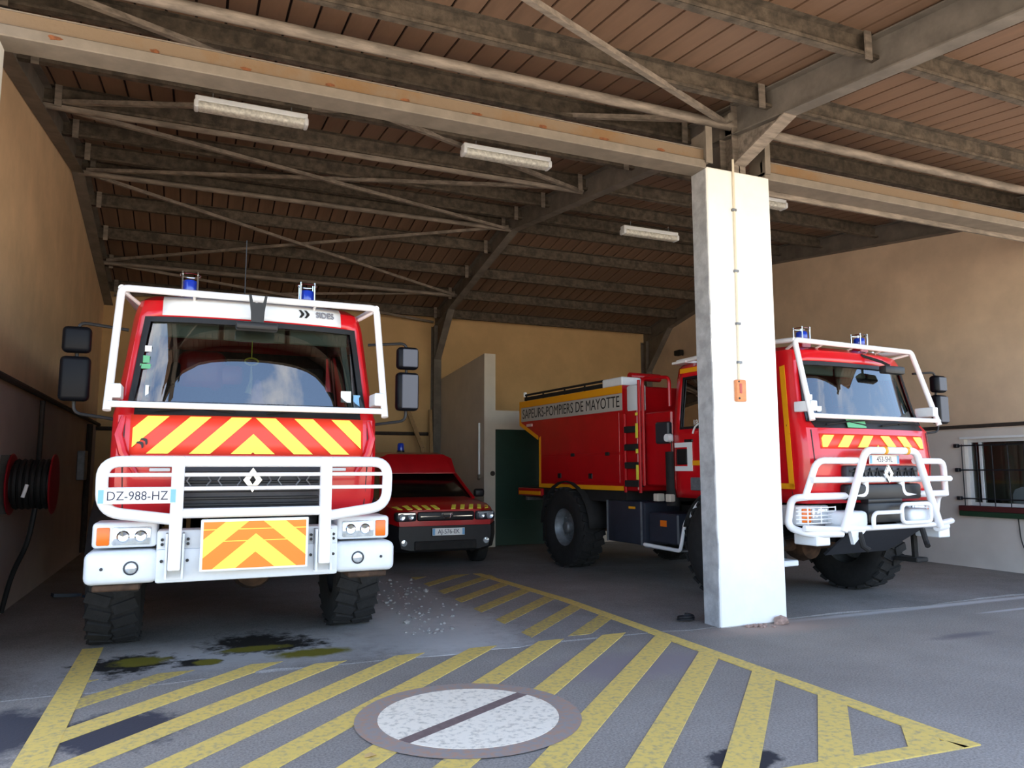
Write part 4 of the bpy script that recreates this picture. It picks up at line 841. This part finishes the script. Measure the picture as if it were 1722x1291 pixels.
for k in range(-5, 6):
    x = k*.145; sg = -1 if k < 0 else 1
    if k: obj('bonnet_stripe', MB().prism([(x-.035-sg*.02, 0), (x+.035-sg*.02, 0), (x+.035+sg*.03, .12), (x-.035+sg*.03, .12)], lambda u, v: bon(u, v, -.02), lambda u, v: bon(u, v, .012)), YEL, ub)
t = bpy.data.objects.new('beacon', None); C.objects.link(t); t.parent = cr_
obj('beacon_base', MB().lathe([(0,0),(.07,0),(.07,.03),(0,.03)], (-.22, 2.0, 1.83), 'Z', 14), BLK, t); obj('dome', MB().lathe([(.06,.03),(.06,.13),(.045,.16),(0,.17)], (-.22, 2.0, 1.83), 'Z', 14), BLU, t, smooth=1)

# ------------------------------------------------------------------ fittings
def strip_light(x0, x1, y, z, lab):
    t = thing('strip_light', lab, 'light', ((x0+x1)/2, y, z), 0, 'strip lights under the roof'); h = (x1-x0)/2
    obj('housing', MB().rbox(-h, h, -.06, .06, .03, .09, .01, 1), BWH, t); obj('diffuser', MB().rbox(-h+.02, h-.02, -.075, .075, -.05, .03, .03, 3), mat('ribbed diffuser', '#d9d8d0', .35, var=.25, scale=24), t, smooth=1)
    obj('end_cap', MB().rbox(-h-.01, -h+.04, -.078, .078, -.052, .04, .02, 2).rbox(h-.04, h+.01, -.078, .078, -.052, .04, .02, 2), BWH, t, smooth=1)
    obj('hanger', MB().tube([(-h*.7, 0, .09), (-h*.7, 0, .18)], .006, 5).tube([(h*.7, 0, .09), (h*.7, 0, .18)], .006, 5), GAL, t)
strip_light(-.15, .99, 8.1, 5.31, 'unlit strip light under the roof above the left engine')
strip_light(2.80, 3.95, 8.1, 5.31, 'unlit strip light near the inner rafter, left of the pillar')
strip_light(6.16, 7.20, 9.98, 5.31, 'unlit strip light seen just left of the pillar, low on roof')
strip_light(6.62, 7.74, 8.1, 5.31, 'unlit strip light mostly hidden behind the pillar top')
# hose reel on the left wall
hr = thing('hose_reel', 'red hose reel with black hose on the left wall', 'hose reel', (-1.55, 9.25, 1.38))
HB = mat('black rubber hose', '#141414', .6); RR = mat('reel red', '#8d0c1c', .5)
for dx in (-.19, .19):
    mb = MB(); mb.lathe([(0,-.008),(.31,-.008),(.32,0),(.31,.008),(0,.008)], (dx, 0, 0), 'X', 32); obj('reel_disc', mb, RR, hr, smooth=1)
for k in range(6): obj('hose_coil', MB().tube([(-.135+k*.054, .24*math.cos(2*PI*i/24), .24*math.sin(2*PI*i/24)) for i in range(24)], .026, 6, closed=True), HB, hr, smooth=1)
obj('reel_drum', MB().tube([(-.19,0,0),(.19,0,0)], .2, 16), HB, hr, smooth=1); obj('wall_bracket', MB().box(-.275, -.2, -.12, .12, -.3, .3), PIPE, hr)
obj('hose_tail', MB().tube(fillet([(.05, -.1, -.25), (.02, -.15, -.6), (-.12, -.05, -.9), (-.2, 0, -1.3)], .2), .025, 8), HB, hr, smooth=1); obj('nozzle', MB().tube([(.0, -.29, .0), (-.03, -.31, -.13)], .018, 8), WHT, hr)
# pipes
def pipe(name, lab, pts, r, m=PIPE, cat='pipe'): return tag(obj(name, MB().tube(pts, r, 8), m, smooth=1), lab, cat)
pipe('water_pipe', 'dark pipe running along the left wall at door height', [(XL+.05, 7.2, 2.46), (XL+.05, YB-.05, 2.42)], .035)
pipe('drop_pipe', 'thin dark pipe dropping to the hose reel on left wall', [(XL+.05, 10.9, 2.39), (XL+.05, 10.9, 1.5)], .03)
pipe('drop_pipe', 'dark upright pipe at the rear of the left wall', fillet([(XL+.05, 15.6, 2.36), (XL+.05, 15.6, .05)], .1), .05)
pipe('wall_conduit', 'dark conduit running along the right wall above window', [(XR-.03, 5.95, 2.18), (XR-.03, YB-.3, 2.16)], .028)
pipe('wall_conduit', 'dark conduit along the back wall behind the fire car', [(XL, YB-.04, 2.35), (5.05, YB-.04, 2.35)], .04)
pipe('loose_cable', 'thin black cable hanging below the barred window', fillet([(XR-.03, 7.3, .80), (XR-.03, 7.28, .45), (XR-.05, 7.12, .12), (XR-.3, 6.8, .02)], .12), .008, BLK, 'cable')
o = obj('junction_box', MB().rbox(XL, XL+.12, 14.6, 14.95, 1.35, 1.85, .01, 1), GAL); tag(o, 'grey metal box on the left wall behind the engine', 'box')
cd = thing('pillar_conduit', 'thin cream conduit running down the white pillar front', 'conduit')
obj('conduit', MB().tube([(5.07, YF-.012, 4.75), (5.06, YF-.012, 3.4), (5.05, YF-.012, 2.42)], .012, 8), mat('cream conduit', '#d8cdb8', .6), cd, smooth=1)
for z in (4.2, 3.55, 3.0, 2.6): obj('clip', MB().box(5.035, 5.085, YF-.03, YF-.001, z-.012, z+.012), GAL, cd)
sb = thing('switch_box', 'small orange beige switch box on the pillar', 'switch', (5.05, YF, 2.31))
obj('housing', MB().rbox(-.06, .06, -.05, 0, -.11, .11, .012, 2), mat('faded orange plastic', '#d98b58', .5, var=.1, scale=20), sb, smooth=1); obj('rocker', MB().rbox(-.03, 0, -.058, -.05, -.03, .07, .004, 1), mat('red rocker', '#b8524a', .5), sb)
for x in (-.035,): obj('screw', MB().lathe([(0,-.004),(.01,-.004),(.01,0)], (x, -.05, .09), 'Y', 8), BLK, sb); obj('screw', MB().lathe([(0,-.004),(.012,-.004),(.012,0)], (x, -.05, -.08), 'Y', 8), BLK, sb)
for dz, y_, lab in ((3.55, 15.35, 'small dark floodlight high on the right wall corner'),):
    t = thing('speaker', lab, 'fitting', (XR-.08, y_, dz+.85)); obj('head', MB().rbox(-.12, .02, -.12, .12, -.06, .07, .02, 2), CHA, t); obj('arm', MB().tube([(0, 0, 0), (.08, 0, -.05)], .015, 6), CHA, t)  # small dark speaker box on an arm, gives no light
# timbers leaning on the back wall
o = obj('leaning_plank', MB().beam((4.75, 16.4, 2.0), (4.45, 16.9, 3.1), .09, .05, (0, 1, 0)).beam((4.75, 16.4, 2.0), (5.0, 15.9, .02), .09, .05, (0, 1, 0)), WOOD); tag(o, 'pale timber plank leaning by the rear steel post', 'plank')
o = obj('leaning_plank', MB().beam((4.98, 16.2, .02), (5.02, 16.7, 2.9), .07, .05, (0, 1, 0)), WOOD); tag(o, 'short pale timber standing upright against rear steel post', 'plank')
# rubble and small debris
def rock(cx, cy, s, m, name='stone'):
    bm = bmesh.new(); bmesh.ops.create_icosphere(bm, subdivisions=1, radius=s)
    for v in bm.verts: v.co = Vector((v.co.x*random.uniform(.7, 1.3), v.co.y*random.uniform(.7, 1.2), v.co.z*random.uniform(.5, .9)))
    return [(v.co.x+cx, v.co.y+cy, v.co.z+s*.35) for v in bm.verts], [[v.index for v in f.verts] for f in bm.faces]
STN = mat('grey rubble', '#94908c', .9, var=.3, scale=20)
mb = MB()
for k in range(150):
    y = random.uniform(6.9, 10.4); x = random.gauss(2.15 + (y-7)*.12, .25); s = random.uniform(.006, .022) if random.random() < .9 else random.uniform(.02, .04)
    if not 1.8 < x < 2.85: continue
    mb.add(*rock(x, y, s, STN))
o = obj('rubble', mb, STN); tag(o, 'scatter of grey rubble and grit beside left engine wheel', 'rubble', kind='stuff')
BRK = mat('broken brown mortar', '#a08478', .95, var=.25, scale=20)
mb = MB()
for k in range(40): mb.add(*rock(random.gauss(5.12, .06), YF-.03-abs(random.gauss(0, .05)), random.uniform(.008, .028), BRK))
o = obj('mortar_crumbs', mb, BRK); tag(o, 'brown mortar crumbs at the foot of the white pillar', 'rubble', kind='stuff')
vs_, fs_ = rock(5.42, YF-.06, .085, BRK); o = obj('mortar_lump', MB().add(vs_, fs_), BRK); tag(o, 'brown lump of broken mortar at the pillar foot', 'stone')
o = obj('coiled_cable', MB().tube([(4.62+.1*math.cos(t_*.6)*(1-.01*t_), 6.42+.06*math.sin(t_*.6), .02+.002*t_) for t_ in range(24)], .01, 6), BLK); tag(o, 'small coil of black cable on floor beside the pillar', 'cable')
o = obj('plastic_scrap', MB().obox((-1.35, 10.6, .03), (.3, .12, .04), (0, .1, .4)).obox((-1.1, 10.5, .02), (.12, .08, .03), (0, 0, 1)), mat('blue black plastic scrap', '#27364a', .4)); tag(o, 'dark blue plastic scrap on the floor by left wall', 'scrap')
lf = MB(); lf.add([(-.03, -.015, .01), (.0, -.03, .018), (.035, -.005, .012), (.01, .02, .02), (-.02, .015, .014)], [(0,1,2,3,4)]); o = obj('dry_leaf', lf, mat('tan leaf', '#c2a06a', .8)); o.location = (.93, 4.15, 0); o.modifiers.new('t', 'SOLIDIFY').thickness = .002; tag(o, 'tan dry leaf lying beside the painted white disc', 'leaf')
